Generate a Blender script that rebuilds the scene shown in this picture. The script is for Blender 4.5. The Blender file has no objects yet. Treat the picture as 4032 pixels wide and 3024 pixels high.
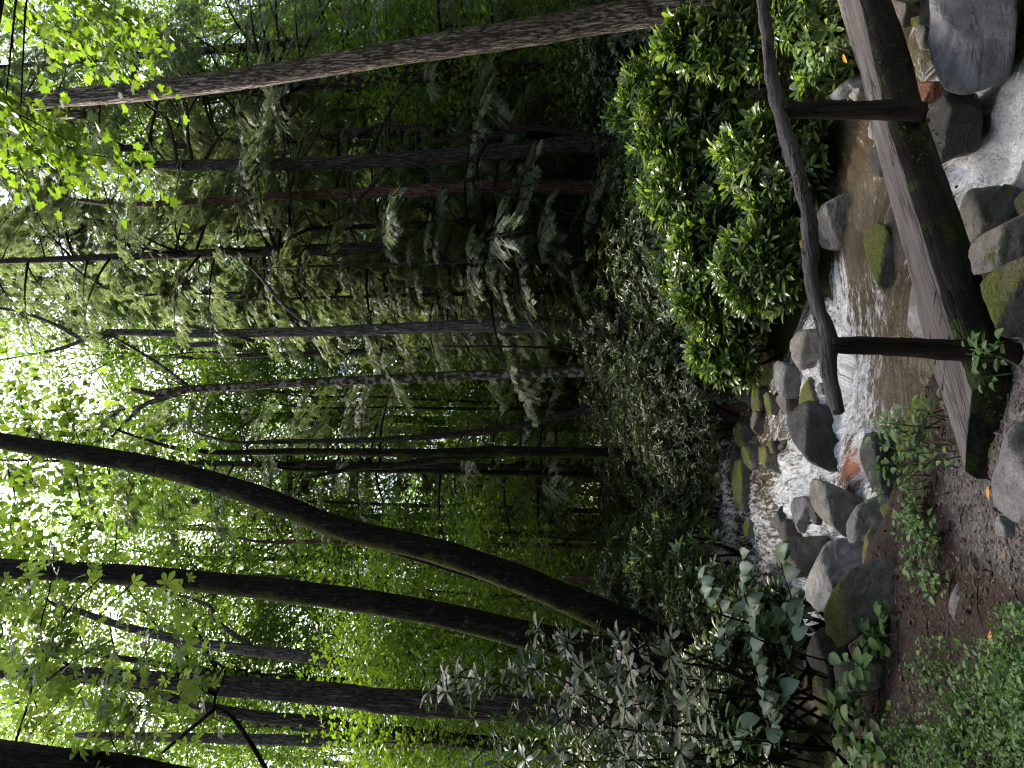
import bpy, bmesh, math, random
import numpy as np
from mathutils import Vector, Matrix

rng = np.random.default_rng(11)
random.seed(11)
S = bpy.context.scene
COL = S.collection
R = math.radians

# ------------------------------------------------------------------ camera, sky, sun, exposure
# the photograph lies on its side: the camera is rolled 90 degrees, world up is image left
PITCH, FPX, CAMZ = R(10), 2912.0, 1.6
CP, SP = math.cos(PITCH), math.sin(PITCH)
cam = bpy.data.cameras.new('camera')
cam.lens, cam.sensor_width, cam.sensor_fit = 26.0, 36.0, 'HORIZONTAL'
cam.clip_start, cam.clip_end = 0.05, 600
camo = bpy.data.objects.new('camera', cam)
COL.objects.link(camo)
camo.matrix_world = Matrix(((0, 1, 0, 0), (SP, 0, -CP, 0), (-CP, 0, -SP, CAMZ), (0, 0, 0, 1)))
S.camera = camo

SUN_EL, SUN_AZ = R(64), R(-35)          # azimuth from straight ahead, negative = to the left
w = bpy.data.worlds.new('World'); S.world = w; w.use_nodes = True
nt = w.node_tree
sky = nt.nodes.new('ShaderNodeTexSky'); sky.sky_type = 'NISHITA'; sky.sun_disc = False
sky.sun_elevation = SUN_EL; sky.sun_rotation = SUN_AZ
sky.air_density = 0.55; sky.dust_density = 4.0; sky.ozone_density = 0.3
bg = nt.nodes['Background']; bg.inputs['Strength'].default_value = 0.15
nt.links.new(sky.outputs[0], bg.inputs['Color'])
sun = bpy.data.lights.new('sun', 'SUN'); sun.energy = 3.4; sun.angle = R(9); sun.color = (1, 0.95, 0.86)
suno = bpy.data.objects.new('sun', sun); COL.objects.link(suno)
sd = Vector((math.sin(SUN_AZ) * math.cos(SUN_EL), math.cos(SUN_AZ) * math.cos(SUN_EL), math.sin(SUN_EL)))
suno.rotation_euler = sd.to_track_quat('Z', 'Y').to_euler(); suno.location = (0, 0, 40)
S.view_settings.view_transform = 'Standard'
S.view_settings.look = 'None'
S.view_settings.gamma = 1.0
S.view_settings.use_curve_mapping = False
S.view_settings.exposure = 2.75
S.cycles.max_bounces = 7
S.cycles.diffuse_bounces = 4
S.cycles.glossy_bounces = 2
S.cycles.transmission_bounces = 4
S.cycles.use_denoising = True
S.cycles.denoiser = 'OPENIMAGEDENOISE'
S.cycles.denoising_input_passes = 'RGB_ALBEDO_NORMAL'
S.cycles.denoising_prefilter = 'NONE'
S.cycles.pixel_filter_type = 'BLACKMAN_HARRIS'
S.cycles.filter_width = 1.2
S.cycles.sample_clamp_indirect = 8.0
S.cycles.use_adaptive_sampling = True
S.cycles.adaptive_threshold = 0.01


def ray(u, v):
    a = (u - 1512) / FPX; b = (v - 2016) / FPX
    return np.array((a, CP + b * SP, SP - b * CP))


def P(u, v, y):                         # the point seen at (u, v) of the upright picture, y metres ahead
    d = ray(u, v); t = y / d[1]
    return np.array((d[0] * t, y, CAMZ + d[2] * t))


def PZ(u, v, z):                        # the same, at height z
    d = ray(u, v); t = (z - CAMZ) / d[2]
    return np.array((d[0] * t, d[1] * t, z))


def MPP(u, v, y):                       # metres per pixel there
    return y / ray(u, v)[1] / FPX


# ------------------------------------------------------------------ numpy noise
def _h(ix, iy, iz, seed):
    n = (ix * 374761393 + iy * 668265263 + iz * 2147483647 + seed * 974711) & 0xFFFFFFFF
    n = ((n ^ (n >> 13)) * 1274126177) & 0xFFFFFFFF
    n = ((n ^ (n >> 16)) * 2246822519) & 0xFFFFFFFF
    return ((n ^ (n >> 15)) & 0xFFFF) / 32767.5 - 1.0


def noise3(p, seed=0):
    p = np.asarray(p, float); i = np.floor(p).astype(np.int64); f = p - i
    f = f * f * (3 - 2 * f); r = 0
    for dx in (0, 1):
        for dy in (0, 1):
            for dz in (0, 1):
                wgt = (f[..., 0] if dx else 1 - f[..., 0]) * (f[..., 1] if dy else 1 - f[..., 1]) * (f[..., 2] if dz else 1 - f[..., 2])
                r = r + wgt * _h(i[..., 0] + dx, i[..., 1] + dy, i[..., 2] + dz, seed)
    return r


def fbm(p, octv=4, seed=0):
    p = np.asarray(p, float); a, r = 1.0, 0
    for o in range(octv):
        r = r + a * noise3(p * (2 ** o) + 17.3 * o, seed + o); a *= 0.5
    return r


# ------------------------------------------------------------------ mesh helpers
def make_mesh(name, verts, faces, smooth=True, attrs=None):
    """verts (n,3), faces (m,k)"""
    verts = np.asarray(verts, np.float32); faces = np.asarray(faces, np.int32)
    me = bpy.data.meshes.new(name)
    me.vertices.add(len(verts)); me.vertices.foreach_set('co', verts.ravel())
    m, k = faces.shape
    me.loops.add(m * k); me.loops.foreach_set('vertex_index', faces.ravel())
    me.polygons.add(m); me.polygons.foreach_set('loop_start', np.arange(m, dtype=np.int32) * k)
    me.polygons.foreach_set('use_smooth', np.full(m, smooth, dtype=bool))
    me.update(calc_edges=True)
    for an, av in (attrs or {}).items():
        a = me.attributes.new(an, 'FLOAT', 'POINT'); a.data.foreach_set('value', np.asarray(av, np.float32))
    return me


def obj(name, me, mat=None, parent=None, loc=None):
    o = bpy.data.objects.new(name, me); COL.objects.link(o)
    if mat is not None and len(me.materials) == 0:
        me.materials.append(mat)
    if parent is not None:
        o.parent = parent
    if loc is not None:
        o.location = loc
    return o


def tag(o, label=None, cat=None, group=None, kind=None):
    if label: o['label'] = label
    if cat: o['category'] = cat
    if group: o['group'] = group
    if kind: o['kind'] = kind
    return o


def thing(name, label, cat, loc=(0, 0, 0), group=None):
    o = bpy.data.objects.new(name, None); COL.objects.link(o); o.location = loc
    o.empty_display_size = 0.1
    return tag(o, label, cat, group)


def copy_tree(o, parent=None):
    c = o.copy(); COL.objects.link(c)
    if parent is not None: c.parent = parent
    for ch in list(o.children): copy_tree(ch, c)
    return c


class Geo:
    """collects triangles"""
    def __init__(s): s.v, s.f, s.n = [], [], 0
    def add(s, v, f):
        f = np.asarray(f)
        if f.shape[1] == 4: f = np.concatenate((f[:, [0, 1, 2]], f[:, [0, 2, 3]]))
        s.v.append(np.asarray(v, float)); s.f.append(f + s.n); s.n += len(v)
    def mesh(s, name, off=None, smooth=True):
        v = np.concatenate(s.v)
        if off is not None: v = v - np.asarray(off)
        return make_mesh(name, v, np.concatenate(s.f), smooth)


def smoothpath(pts, rad, sub):
    pts = np.asarray(pts, float); rad = np.asarray(rad, float)
    if sub <= 1: return pts, rad
    q = np.vstack((2 * pts[0] - pts[1], pts, 2 * pts[-1] - pts[-2])); out, ro = [], []
    for i in range(len(pts) - 1):
        a, b, c, d = q[i], q[i + 1], q[i + 2], q[i + 3]
        for k in range(sub):
            t = k / sub
            out.append(0.5 * (2 * b + (c - a) * t + (2 * a - 5 * b + 4 * c - d) * t * t + (3 * b - a - 3 * c + d) * t ** 3))
            ro.append(rad[i] * (1 - t) + rad[i + 1] * t)
    out.append(pts[-1]); ro.append(rad[-1])
    return np.array(out), np.array(ro)


def tube(pts, rad, sides=8, sub=4, rough=0.0, seed=0, freq=3.0, squash=1.0):
    p, r = smoothpath(pts, rad, sub)
    t = np.gradient(p, axis=0); t /= np.linalg.norm(t, axis=1)[:, None] + 1e-9
    ref = np.array((0.0, 1.0, 0.0)) if abs(t[0][1]) < 0.9 else np.array((1.0, 0, 0))
    n = np.cross(t[0], ref); n /= np.linalg.norm(n)
    ang = np.arange(sides) / sides * 2 * math.pi
    V = []
    for i in range(len(p)):
        n = n - t[i] * n.dot(t[i]); n /= np.linalg.norm(n) + 1e-9
        b = np.cross(t[i], n)
        V.append(p[i] + r[i] * (np.cos(ang)[:, None] * n + squash * np.sin(ang)[:, None] * b))
    V = np.array(V)
    if rough:
        c = p[:, None, :]; d = V - c
        q = V * freq
        V = c + d * (1 + rough * fbm(q, 3, seed))[..., None]
    L = len(p); V = V.reshape(-1, 3)
    i = np.arange(L - 1)[:, None] * sides; j = np.arange(sides)[None]; j2 = (j + 1) % sides
    f = np.stack((i + j, i + j2, i + sides + j2, i + sides + j), -1).reshape(-1, 4)
    f = np.concatenate((f[:, [0, 1, 2]], f[:, [0, 2, 3]]))
    k = len(V); V = np.vstack((V, p[0], p[-1]))
    jj = np.arange(sides); e = (L - 1) * sides
    f = np.vstack((f, np.stack((np.full(sides, k), (jj + 1) % sides, jj), -1), np.stack((np.full(sides, k + 1), e + jj, e + (jj + 1) % sides), -1)))
    return V, f


def unit(a):
    a = np.asarray(a, float); return a / (np.linalg.norm(a, axis=-1, keepdims=True) + 1e-9)


def frames(d, n):
    """rotation matrices whose columns are side, direction, normal"""
    d = unit(d); x = unit(np.cross(d, n)); z = np.cross(x, d)
    return np.stack((x, d, z), -1)


def cloud(tv, tf, pos, d, n, sc):
    """copies of a template laid along +Y, normal +Z"""
    M = frames(d, n); sc = np.asarray(sc, float)
    sc = np.broadcast_to(sc, (len(pos),))
    v = np.einsum('nij,kj->nki', M, tv) * sc[:, None, None] + np.asarray(pos)[:, None, :]
    k = len(tv)
    f = tf[None] + (np.arange(len(pos)) * k)[:, None, None]
    return v.reshape(-1, 3), f.reshape(-1, tf.shape[1])


def rand_dirs(n, r=rng):
    return unit(r.normal(size=(n, 3)))


# leaf templates: length 1 along +Y
LEAF2 = (np.array([(0, 0, 0), (.28, .45, .06), (0, 1, -.04), (-.28, .45, .06)], float), np.array([(0, 1, 2), (0, 2, 3)]))


def oblong(widths, ys, bend=-.12, fold=.06):
    v = [(0, 0, 0)]; f = []
    for y, wd in zip(ys, widths):
        z = bend * y * y
        v += [(-wd, y, z + fold * wd / .15), (0, y, z), (wd, y, z + fold * wd / .15)]
    v.append((0, 1, bend - .02))
    f += [(0, 2, 1), (0, 3, 2)]
    m = len(ys)
    for i in range(m - 1):
        a = 1 + 3 * i; b = a + 3
        f += [(a, a + 1, b + 1), (a, b + 1, b), (a + 1, a + 2, b + 2), (a + 1, b + 2, b + 1)]
    a = 1 + 3 * (m - 1); e = len(v) - 1
    f += [(a, a + 1, e), (a + 1, a + 2, e)]
    return np.array(v, float), np.array(f)


RHODO = oblong((.03, .1, .135, .09), (.1, .4, .68, .9), -.16, .05)
RHODO_LO = (np.array([(0, 0, 0), (.13, .55, .02), (0, 1, -.12), (-.13, .55, .02)], float), np.array([(0, 1, 2), (0, 2, 3)]))
OVATE = oblong((.2, .32, .3, .16), (.12, .35, .6, .85), -.1, .09)
BROAD = oblong((.19, .34, .385, .29, .12), (.07, .25, .5, .76, .93), -.12, .07)
LANCE = oblong((.1, .17, .15, .07), (.15, .4, .65, .87), -.1, .05)


def maple_t():
    a = [(0, 0), (.12, .05), (.42, -.02), (.36, .17), (.58, .38), (.38, .42), (.4, .62), (.2, .56), (0, 1.0),
         (-.2, .56), (-.4, .62), (-.38, .42), (-.58, .38), (-.36, .17), (-.42, -.02), (-.12, .05)]
    v = [(x, y, -.1 * (x * x + (y - .4) ** 2) + .03 * abs(x)) for x, y in a] + [(0, .38, 0)]
    k = len(a)
    return np.array(v, float), np.array([(k, i, (i + 1) % k) for i in range(k)])


MAPLE = maple_t()


def palm_t(n=5):
    V, F, o = [], [], 0
    lt = oblong((.05, .16, .2, .1), (.15, .45, .7, .9), -.1, .04)
    for i in range(n):
        a = (i - (n - 1) / 2) * R(46); s = (1 - .09 * abs(i - (n - 1) / 2) ** 1.6)
        ca, sa = math.cos(a), math.sin(a)
        v = lt[0] * s
        V.append(np.stack((v[:, 0] * ca + v[:, 1] * sa, -v[:, 0] * sa + v[:, 1] * ca, v[:, 2]), -1)); F.append(lt[1] + o); o += len(v)
    return np.concatenate(V), np.concatenate(F)


PALM = palm_t()


def spray_t(n=9, droop=-.25):
    """flat hemlock spray: an axis with narrow side twigs"""
    V, F = [], []
    def blade(p, q, wd):
        p, q = np.array(p, float), np.array(q, float); d = unit(q - p); s = np.array((-d[1], d[0], 0)) * wd
        k = len(V); V.extend([p, (p + q) / 2 + s, q, (p + q) / 2 - s]); F.extend([(k, k + 1, k + 2), (k, k + 2, k + 3)])
    z = lambda y: droop * y * y
    blade((0, 0, 0), (0, .55, z(.55)), .02); blade((0, .5, z(.5)), (0, 1, z(1)), .03)
    for i in range(n):
        y = .1 + .8 * i / n
        for s in (-1, 1):
            L = .34 * (1 - .6 * y) * (0.8 + .4 * random.random())
            blade((0, y, z(y)), (s * L, y + L * .75, z(y + L * .5) - .05), .032)
    return np.array(V), np.array(F)


SPRAY = spray_t()


# ------------------------------------------------------------------ materials
def mat_new(name):
    m = bpy.data.materials.new(name); m.use_nodes = True
    nt = m.node_tree; nt.nodes.clear()
    return m, nt


def nd(nt, t, **kw):
    n = nt.nodes.new(t)
    for k, v in kw.items():
        if k in n.bl_rna.properties.keys() and k not in ('inputs', 'outputs'):
            setattr(n, k, v)
        else:
            key = int(k[1:]) if k[0] == '_' else k.replace('__', ' ')
            s = n.inputs[key]
            if isinstance(v, bpy.types.NodeSocket): nt.links.new(v, s)
            else: s.default_value = v
    return n


def ramp(nt, fac, stops):
    r = nt.nodes.new('ShaderNodeValToRGB'); cr = r.color_ramp
    while len(cr.elements) > 1: cr.elements.remove(cr.elements[-1])
    for i, (p, c) in enumerate(stops):
        e = cr.elements[0] if i == 0 else cr.elements.new(p)
        e.position = p; e.color = (*c, 1) if len(c) == 3 else c
    nt.links.new(fac, r.inputs[0]); return r.outputs[0]


def g(x): return (x, x, x)


def mix(nt, fac, a, b, mode='MIX'):
    n = nt.nodes.new('ShaderNodeMix'); n.data_type = 'RGBA'; n.blend_type = mode
    for s, v in ((n.inputs[0], fac), (n.inputs[6], a), (n.inputs[7], b)):
        if isinstance(v, bpy.types.NodeSocket): nt.links.new(v, s)
        elif isinstance(v, (int, float)): s.default_value = v
        else: s.default_value = (*v, 1)
    return n.outputs[2]


def math_(nt, op, a, b=0.5, c=None, clamp=False):
    n = nt.nodes.new('ShaderNodeMath'); n.operation = op; n.use_clamp = clamp
    for i, v in enumerate((a, b, c)):
        if v is None: continue
        if isinstance(v, bpy.types.NodeSocket): nt.links.new(v, n.inputs[i])
        else: n.inputs[i].default_value = v
    return n.outputs[0]


def tex(nt, kind, vec, scale, detail=4, rough=.6, dist=0.0):
    n = nt.nodes.new('ShaderNodeTexNoise' if kind == 'noise' else 'ShaderNodeTexVoronoi')
    if kind == 'noise':
        n.inputs['Detail'].default_value = detail; n.inputs['Roughness'].default_value = rough; n.inputs['Distortion'].default_value = dist
    n.inputs['Scale'].default_value = scale
    if vec is not None: nt.links.new(vec, n.inputs['Vector'])
    return n


def coords(nt, scale=(1, 1, 1), which='Object'):
    tc = nt.nodes.new('ShaderNodeTexCoord'); mp = nt.nodes.new('ShaderNodeMapping')
    mp.inputs['Scale'].default_value = scale; nt.links.new(tc.outputs[which], mp.inputs[0])
    return mp.outputs[0]


def finish(nt, shader):
    o = nt.nodes.new('ShaderNodeOutputMaterial'); nt.links.new(shader, o.inputs[0])


def bump(nt, h, strength, dist=.02):
    b = nd(nt, 'ShaderNodeBump', Strength=strength, Distance=dist); nt.links.new(h, b.inputs['Height']); return b.outputs[0]


def rnd_piece(nt):
    ge = nt.nodes.new('ShaderNodeNewGeometry'); oi = nt.nodes.new('ShaderNodeObjectInfo')
    s = math_(nt, 'ADD', ge.outputs['Random Per Island'], oi.outputs['Random'])
    return math_(nt, 'FRACT', s, 0)


def leaf_mat(name, stops, trans, tfac=.4, rough=.4, spec=.5):
    m, nt = mat_new(name)
    r = rnd_piece(nt)
    c = ramp(nt, r, stops)
    pb = nd(nt, 'ShaderNodeBsdfPrincipled', Base__Color=c, Roughness=rough)
    pb.inputs['Specular IOR Level'].default_value = spec
    tcol = mix(nt, 1.0, c, trans, 'MULTIPLY')
    tr = nd(nt, 'ShaderNodeBsdfTranslucent', Color=tcol)
    mx = nd(nt, 'ShaderNodeMixShader', _0=tfac); nt.links.new(pb.outputs[0], mx.inputs[1]); nt.links.new(tr.outputs[0], mx.inputs[2])
    finish(nt, mx.outputs[0]); return m


M = {}
# diffuse leaf colours; 'trans' tints what shines through (leaves let yellow-green through)
M['canopy'] = leaf_mat('broadleaf_canopy', [(0, (.045, .085, .02)), (.5, (.07, .115, .028)), (1, (.11, .155, .035))], (1.75, 1.85, .9), .44, .45, .4)
M['bright'] = leaf_mat('young_broadleaf', [(0, (.06, .11, .02)), (.5, (.09, .145, .026)), (1, (.135, .185, .034))], (1.85, 1.95, .9), .48, .5, .35)
M['maple'] = leaf_mat('maple_leaf', [(0, (.075, .125, .015)), (1, (.12, .17, .022))], (1.6, 1.75, .8), .46, .45, .4)
M['buckeye'] = leaf_mat('buckeye_leaf', [(0, (.07, .13, .03)), (1, (.11, .16, .04))], (1.8, 1.7, .9), .5, .45, .4)
M['hemlock'] = leaf_mat('hemlock_needles', [(0, (.045, .065, .035)), (.5, (.08, .11, .058)), (1, (.15, .185, .095))], (1.6, 1.6, 1.0), .4, .5, .4)
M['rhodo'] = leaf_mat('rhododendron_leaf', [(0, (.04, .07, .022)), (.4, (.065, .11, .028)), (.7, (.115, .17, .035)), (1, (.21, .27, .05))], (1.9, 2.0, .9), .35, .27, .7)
M['rhodo_dark'] = leaf_mat('shaded_rhododendron_leaf', [(0, (.035, .052, .02)), (.6, (.058, .082, .032)), (1, (.1, .13, .05))], (1.5, 1.6, .9), .25, .4, .35)  # darker copy of the rhododendron leaf, shade put into its colour
M['rhodo_grey'] = leaf_mat('greygreen_rhododendron_leaf', [(0, (.017, .034, .015)), (.6, (.028, .05, .022)), (1, (.055, .08, .032))], (1.5, 1.6, .9), .25, .5, .3)
M['pale'] = leaf_mat('pale_broad_leaf', [(0, (.06, .105, .065)), (1, (.11, .165, .105))], (1.3, 1.5, .9), .25, .45, .45)
M['weed'] = leaf_mat('ground_cover_leaf', [(0, (.03, .075, .022)), (.6, (.07, .13, .035)), (1, (.13, .2, .055))], (1.6, 1.8, .9), .35, .5, .35)
M['moss_tuft'] = leaf_mat('moss_tuft', [(0, (.015, .024, .004)), (1, (.05, .065, .01))], (1.4, 1.4, .6), .3, .8, .1)
M['litter'] = leaf_mat('dry_leaf', [(0, (.022, .012, .008)), (.6, (.05, .026, .016)), (.93, (.1, .055, .03)), (1, (.2, .1, .05))], (1, 1, 1), .15, .6, .3)
M['yellow'] = leaf_mat('fallen_yellow_leaf', [(0, (.5, .2, .02)), (1, (.6, .34, .05))], (1, 1, 1), .3, .5, .3)
M['petal'] = leaf_mat('pale_pink_petal', [(0, (.62, .42, .44)), (1, (.78, .68, .68))], (1, 1, 1), .3, .5, .3)


def bark_mat(name, c_dark, c_mid, c_light, moss=.0, mossdir=None, scale=1.0, furrow=.6, lichen=0.0, tint=None):
    m, nt = mat_new(name)
    co = coords(nt, (24 * scale, 24 * scale, 4.2 * scale))
    wn = tex(nt, 'noise', coords(nt, (3, 3, 1.5)), 2.0, 3)
    vec = nt.nodes.new('ShaderNodeVectorMath'); vec.operation = 'MULTIPLY_ADD'
    nt.links.new(wn.outputs['Color'], vec.inputs[0]); vec.inputs[1].default_value = (1.4, 1.4, 1.4); nt.links.new(co, vec.inputs[2])
    vo = tex(nt, 'voronoi', vec.outputs[0], 1.0); vo.feature = 'DISTANCE_TO_EDGE'
    fine = tex(nt, 'noise', coords(nt, (55 * scale, 55 * scale, 14 * scale)), 1.0, 6, .75)
    big = tex(nt, 'noise', coords(nt, (1, 1, .5)), 1.6, 4, .6)
    rv = nt.nodes.new('ShaderNodeVectorMath'); rv.operation = 'MULTIPLY'; nt.links.new(vec.outputs[0], rv.inputs[0]); rv.inputs[1].default_value = (1.1, 1.1, .5)
    rn = tex(nt, 'noise', rv.outputs[0], 1.0, 3, .6)
    rd_ = math_(nt, 'MULTIPLY', math_(nt, 'ABSOLUTE', math_(nt, 'SUBTRACT', rn.outputs['Fac'], .5)), 5.0, clamp=True)
    plate = math_(nt, 'ADD', math_(nt, 'MULTIPLY', ramp(nt, vo.outputs['Distance'], [(0, g(0)), (.2, g(.7)), (.5, g(1))]), .35), math_(nt, 'MULTIPLY', rd_, .65))
    h = math_(nt, 'ADD', math_(nt, 'MULTIPLY', plate, furrow), math_(nt, 'MULTIPLY', fine.outputs['Fac'], .5))
    c = ramp(nt, math_(nt, 'MULTIPLY', math_(nt, 'ADD', math_(nt, 'MULTIPLY', plate, .45), math_(nt, 'MULTIPLY', fine.outputs['Fac'], .75)), .95),
             [(.3, tuple(x * .4 for x in c_dark)), (.44, c_dark), (.58, c_mid), (.78, c_light)])
    c = mix(nt, ramp(nt, big.outputs['Fac'], [(.45, g(0)), (.7, g(.5))]), c, c_dark)
    if lichen:
        ln = tex(nt, 'noise', coords(nt), 9, 3, .6)
        c = mix(nt, ramp(nt, ln.outputs['Fac'], [(.64 - lichen * .17, g(0)), (.72 - lichen * .17, g(.85))]), c, (.3, .26, .235) if lichen > .5 else (.06, .058, .052))
        sp = tex(nt, 'voronoi', coords(nt), 34)
        c = mix(nt, ramp(nt, sp.outputs['Distance'], [(.04, g(.5)), (.08, g(0))]), c, (.14, .15, .14))
    if moss:
        mn = tex(nt, 'noise', coords(nt), 3.2, 6, .7)
        mf = mn.outputs['Fac']
        if mossdir is not None:
            ge = nt.nodes.new('ShaderNodeNewGeometry'); dp = nt.nodes.new('ShaderNodeVectorMath'); dp.operation = 'DOT_PRODUCT'
            nt.links.new(ge.outputs['True Normal'], dp.inputs[0]); dp.inputs[1].default_value = mossdir
            mf = math_(nt, 'ADD', mf, math_(nt, 'MULTIPLY', dp.outputs['Value'], .28))
        mk = ramp(nt, mf, [(.72 - moss * .3, g(0)), (.86 - moss * .3, g(1))])
        mc = ramp(nt, tex(nt, 'noise', coords(nt), 40, 3).outputs['Fac'], [(.3, (.025, .03, .006)), (.7, (.085, .085, .015))])
        c = mix(nt, mk, c, mc)
        h = math_(nt, 'ADD', h, math_(nt, 'MULTIPLY', math_(nt, 'MULTIPLY', mk, tex(nt, 'noise', coords(nt), 60, 2).outputs['Fac']), .9))
    pb = nd(nt, 'ShaderNodeBsdfPrincipled', Base__Color=c, Roughness=.85, Normal=bump(nt, h, 1.0, .045))
    pb.inputs['Specular IOR Level'].default_value = .06
    finish(nt, pb.outputs[0]); return m


M['bark_pale'] = bark_mat('pale_furrowed_bark', (.05, .038, .03), (.24, .19, .155), (.5, .43, .37), .3, (.9, -.1, .1), 1.0, .8)
M['bark_grey'] = bark_mat('grey_bark', (.05, .042, .037), (.16, .142, .128), (.32, .29, .27), .12, None, 1.3, .4)
M['bark_dark'] = bark_mat('dark_mossy_bark', (.008, .006, .005), (.02, .0155, .0125), (.05, .04, .033), .62, (-.95, .1, .1), 1.2, .5, .03)
M['bark_brown'] = bark_mat('brown_bark', (.022, .017, .014), (.075, .06, .051), (.18, .152, .132), .2, None, 1.2)
M['bark_red'] = bark_mat('reddish_bark', (.06, .033, .025), (.19, .105, .08), (.3, .19, .15), .1, None, 1.2)
M['bark_mottled'] = bark_mat('mottled_lichen_bark', (.03, .02, .015), (.1, .07, .05), (.2, .16, .13), .5, (.9, 0, 0), 1.2, .3, .9)
M['twig'] = bark_mat('dark_twig', (.015, .012, .01), (.035, .028, .024), (.07, .06, .05), 0, None, 2.0)


def rock_mat(name, c1, c2, c3, moss=.0, rough=.62, moss_col=((.03, .04, .006), (.13, .14, .015)), speck=.3, wet=0.0, layer=0.0):
    m, nt = mat_new(name)
    co = coords(nt); oi = nt.nodes.new('ShaderNodeObjectInfo')
    ad = nt.nodes.new('ShaderNodeVectorMath'); ad.operation = 'ADD'
    cm = nt.nodes.new('ShaderNodeCombineXYZ')
    for i in range(3): nt.links.new(math_(nt, 'MULTIPLY', oi.outputs['Random'], 37.0 + 11 * i), cm.inputs[i])
    nt.links.new(co, ad.inputs[0]); nt.links.new(cm.outputs[0], ad.inputs[1]); co = ad.outputs[0]
    n1 = tex(nt, 'noise', co, 4.5, 7, .7, .8); n2 = tex(nt, 'noise', co, 30, 6, .75); n3 = tex(nt, 'noise', co, 110, 3, .7)
    c = ramp(nt, n1.outputs['Fac'], [(.3, c1), (.5, c2), (.72, c3)])
    c = mix(nt, math_(nt, 'MULTIPLY', ramp(nt, n2.outputs['Fac'], [(.4, g(1)), (.6, g(0))]), speck), c, tuple(x * .45 for x in c1))
    c = mix(nt, math_(nt, 'MULTIPLY', ramp(nt, n3.outputs['Fac'], [(.62, g(0)), (.75, g(1))]), speck * .6), c, tuple(min(.5, x * 1.7) for x in c3))
    h = math_(nt, 'ADD', math_(nt, 'MULTIPLY', n2.outputs['Fac'], .6), math_(nt, 'MULTIPLY', n1.outputs['Fac'], 2.6))
    if layer:
        st = nt.nodes.new('ShaderNodeMapping'); st.inputs['Scale'].default_value = (1.2, 2.2, 9); st.inputs['Rotation'].default_value = (.35, .5, 0)
        nt.links.new(co, st.inputs[0])
        ln = tex(nt, 'noise', st.outputs[0], 1.6, 6, .6, 1.2)
        c = mix(nt, math_(nt, 'MULTIPLY', ramp(nt, ln.outputs['Fac'], [(.35, g(1)), (.5, g(0)), (.62, g(.3))]), layer), c, tuple(x * .5 for x in c1))
        h = math_(nt, 'ADD', h, math_(nt, 'MULTIPLY', ln.outputs['Fac'], 2.0))
    ge = nt.nodes.new('ShaderNodeNewGeometry'); sx = nt.nodes.new('ShaderNodeSeparateXYZ'); nt.links.new(ge.outputs['Normal'], sx.inputs[0])
    ro = rough
    if moss:
        mn = tex(nt, 'noise', co, 4.0, 8, .75)
        mf = math_(nt, 'ADD', math_(nt, 'MULTIPLY', mn.outputs['Fac'], 1.15), math_(nt, 'MULTIPLY', sx.outputs['Z'], .26))
        mk = ramp(nt, mf, [(min(.97, 1.08 - moss * .5), g(0)), (min(.99, 1.22 - moss * .5), g(1))])
        mt = tex(nt, 'noise', co, 55, 4, .7)
        mc = ramp(nt, mt.outputs['Fac'], [(.3, moss_col[0]), (.7, moss_col[1])])
        c = mix(nt, mk, c, mc)
        h = math_(nt, 'ADD', h, math_(nt, 'MULTIPLY', math_(nt, 'MULTIPLY', mk, mt.outputs['Fac']), 1.2))
        ro = math_(nt, 'ADD', math_(nt, 'MULTIPLY', mk, .9 - rough), rough)
    pb = nd(nt, 'ShaderNodeBsdfPrincipled', Base__Color=c, Normal=bump(nt, h, .9, .03))
    if isinstance(ro, float): pb.inputs['Roughness'].default_value = ro
    else: nt.links.new(ro, pb.inputs['Roughness'])
    pb.inputs['Specular IOR Level'].default_value = .4
    finish(nt, pb.outputs[0]); return m


M['grey'] = rock_mat('grey_boulder', (.07, .067, .064), (.16, .152, .146), (.28, .268, .255), .12)
M['lavender'] = rock_mat('banded_grey_rock', (.11, .105, .117), (.23, .22, .24), (.36, .35, .37), 0, .42, layer=.7)
M['tan'] = rock_mat('tan_boulder', (.08, .071, .059), (.18, .162, .137), (.3, .275, .24), .34)
M['mossy'] = rock_mat('mossy_boulder', (.05, .046, .038), (.115, .105, .088), (.2, .185, .16), .88)
M['yellow_moss'] = rock_mat('yellow_mossy_rock', (.08, .075, .06), (.14, .13, .1), (.2, .19, .16), .82, .65, ((.04, .05, .005), (.17, .175, .012)))
M['dark'] = rock_mat('dark_wet_rock', (.018, .018, .017), (.04, .039, .036), (.09, .085, .08), .25, .38)
M['brown'] = rock_mat('brown_rock', (.04, .03, .025), (.09, .072, .06), (.17, .145, .125), .15)
M['red'] = rock_mat('red_wet_rock', (.12, .04, .02), (.22, .085, .045), (.3, .14, .08), 0, .25)
M['pebble'] = rock_mat('pebble', (.06, .053, .045), (.13, .118, .1), (.24, .22, .2), 0)


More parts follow.
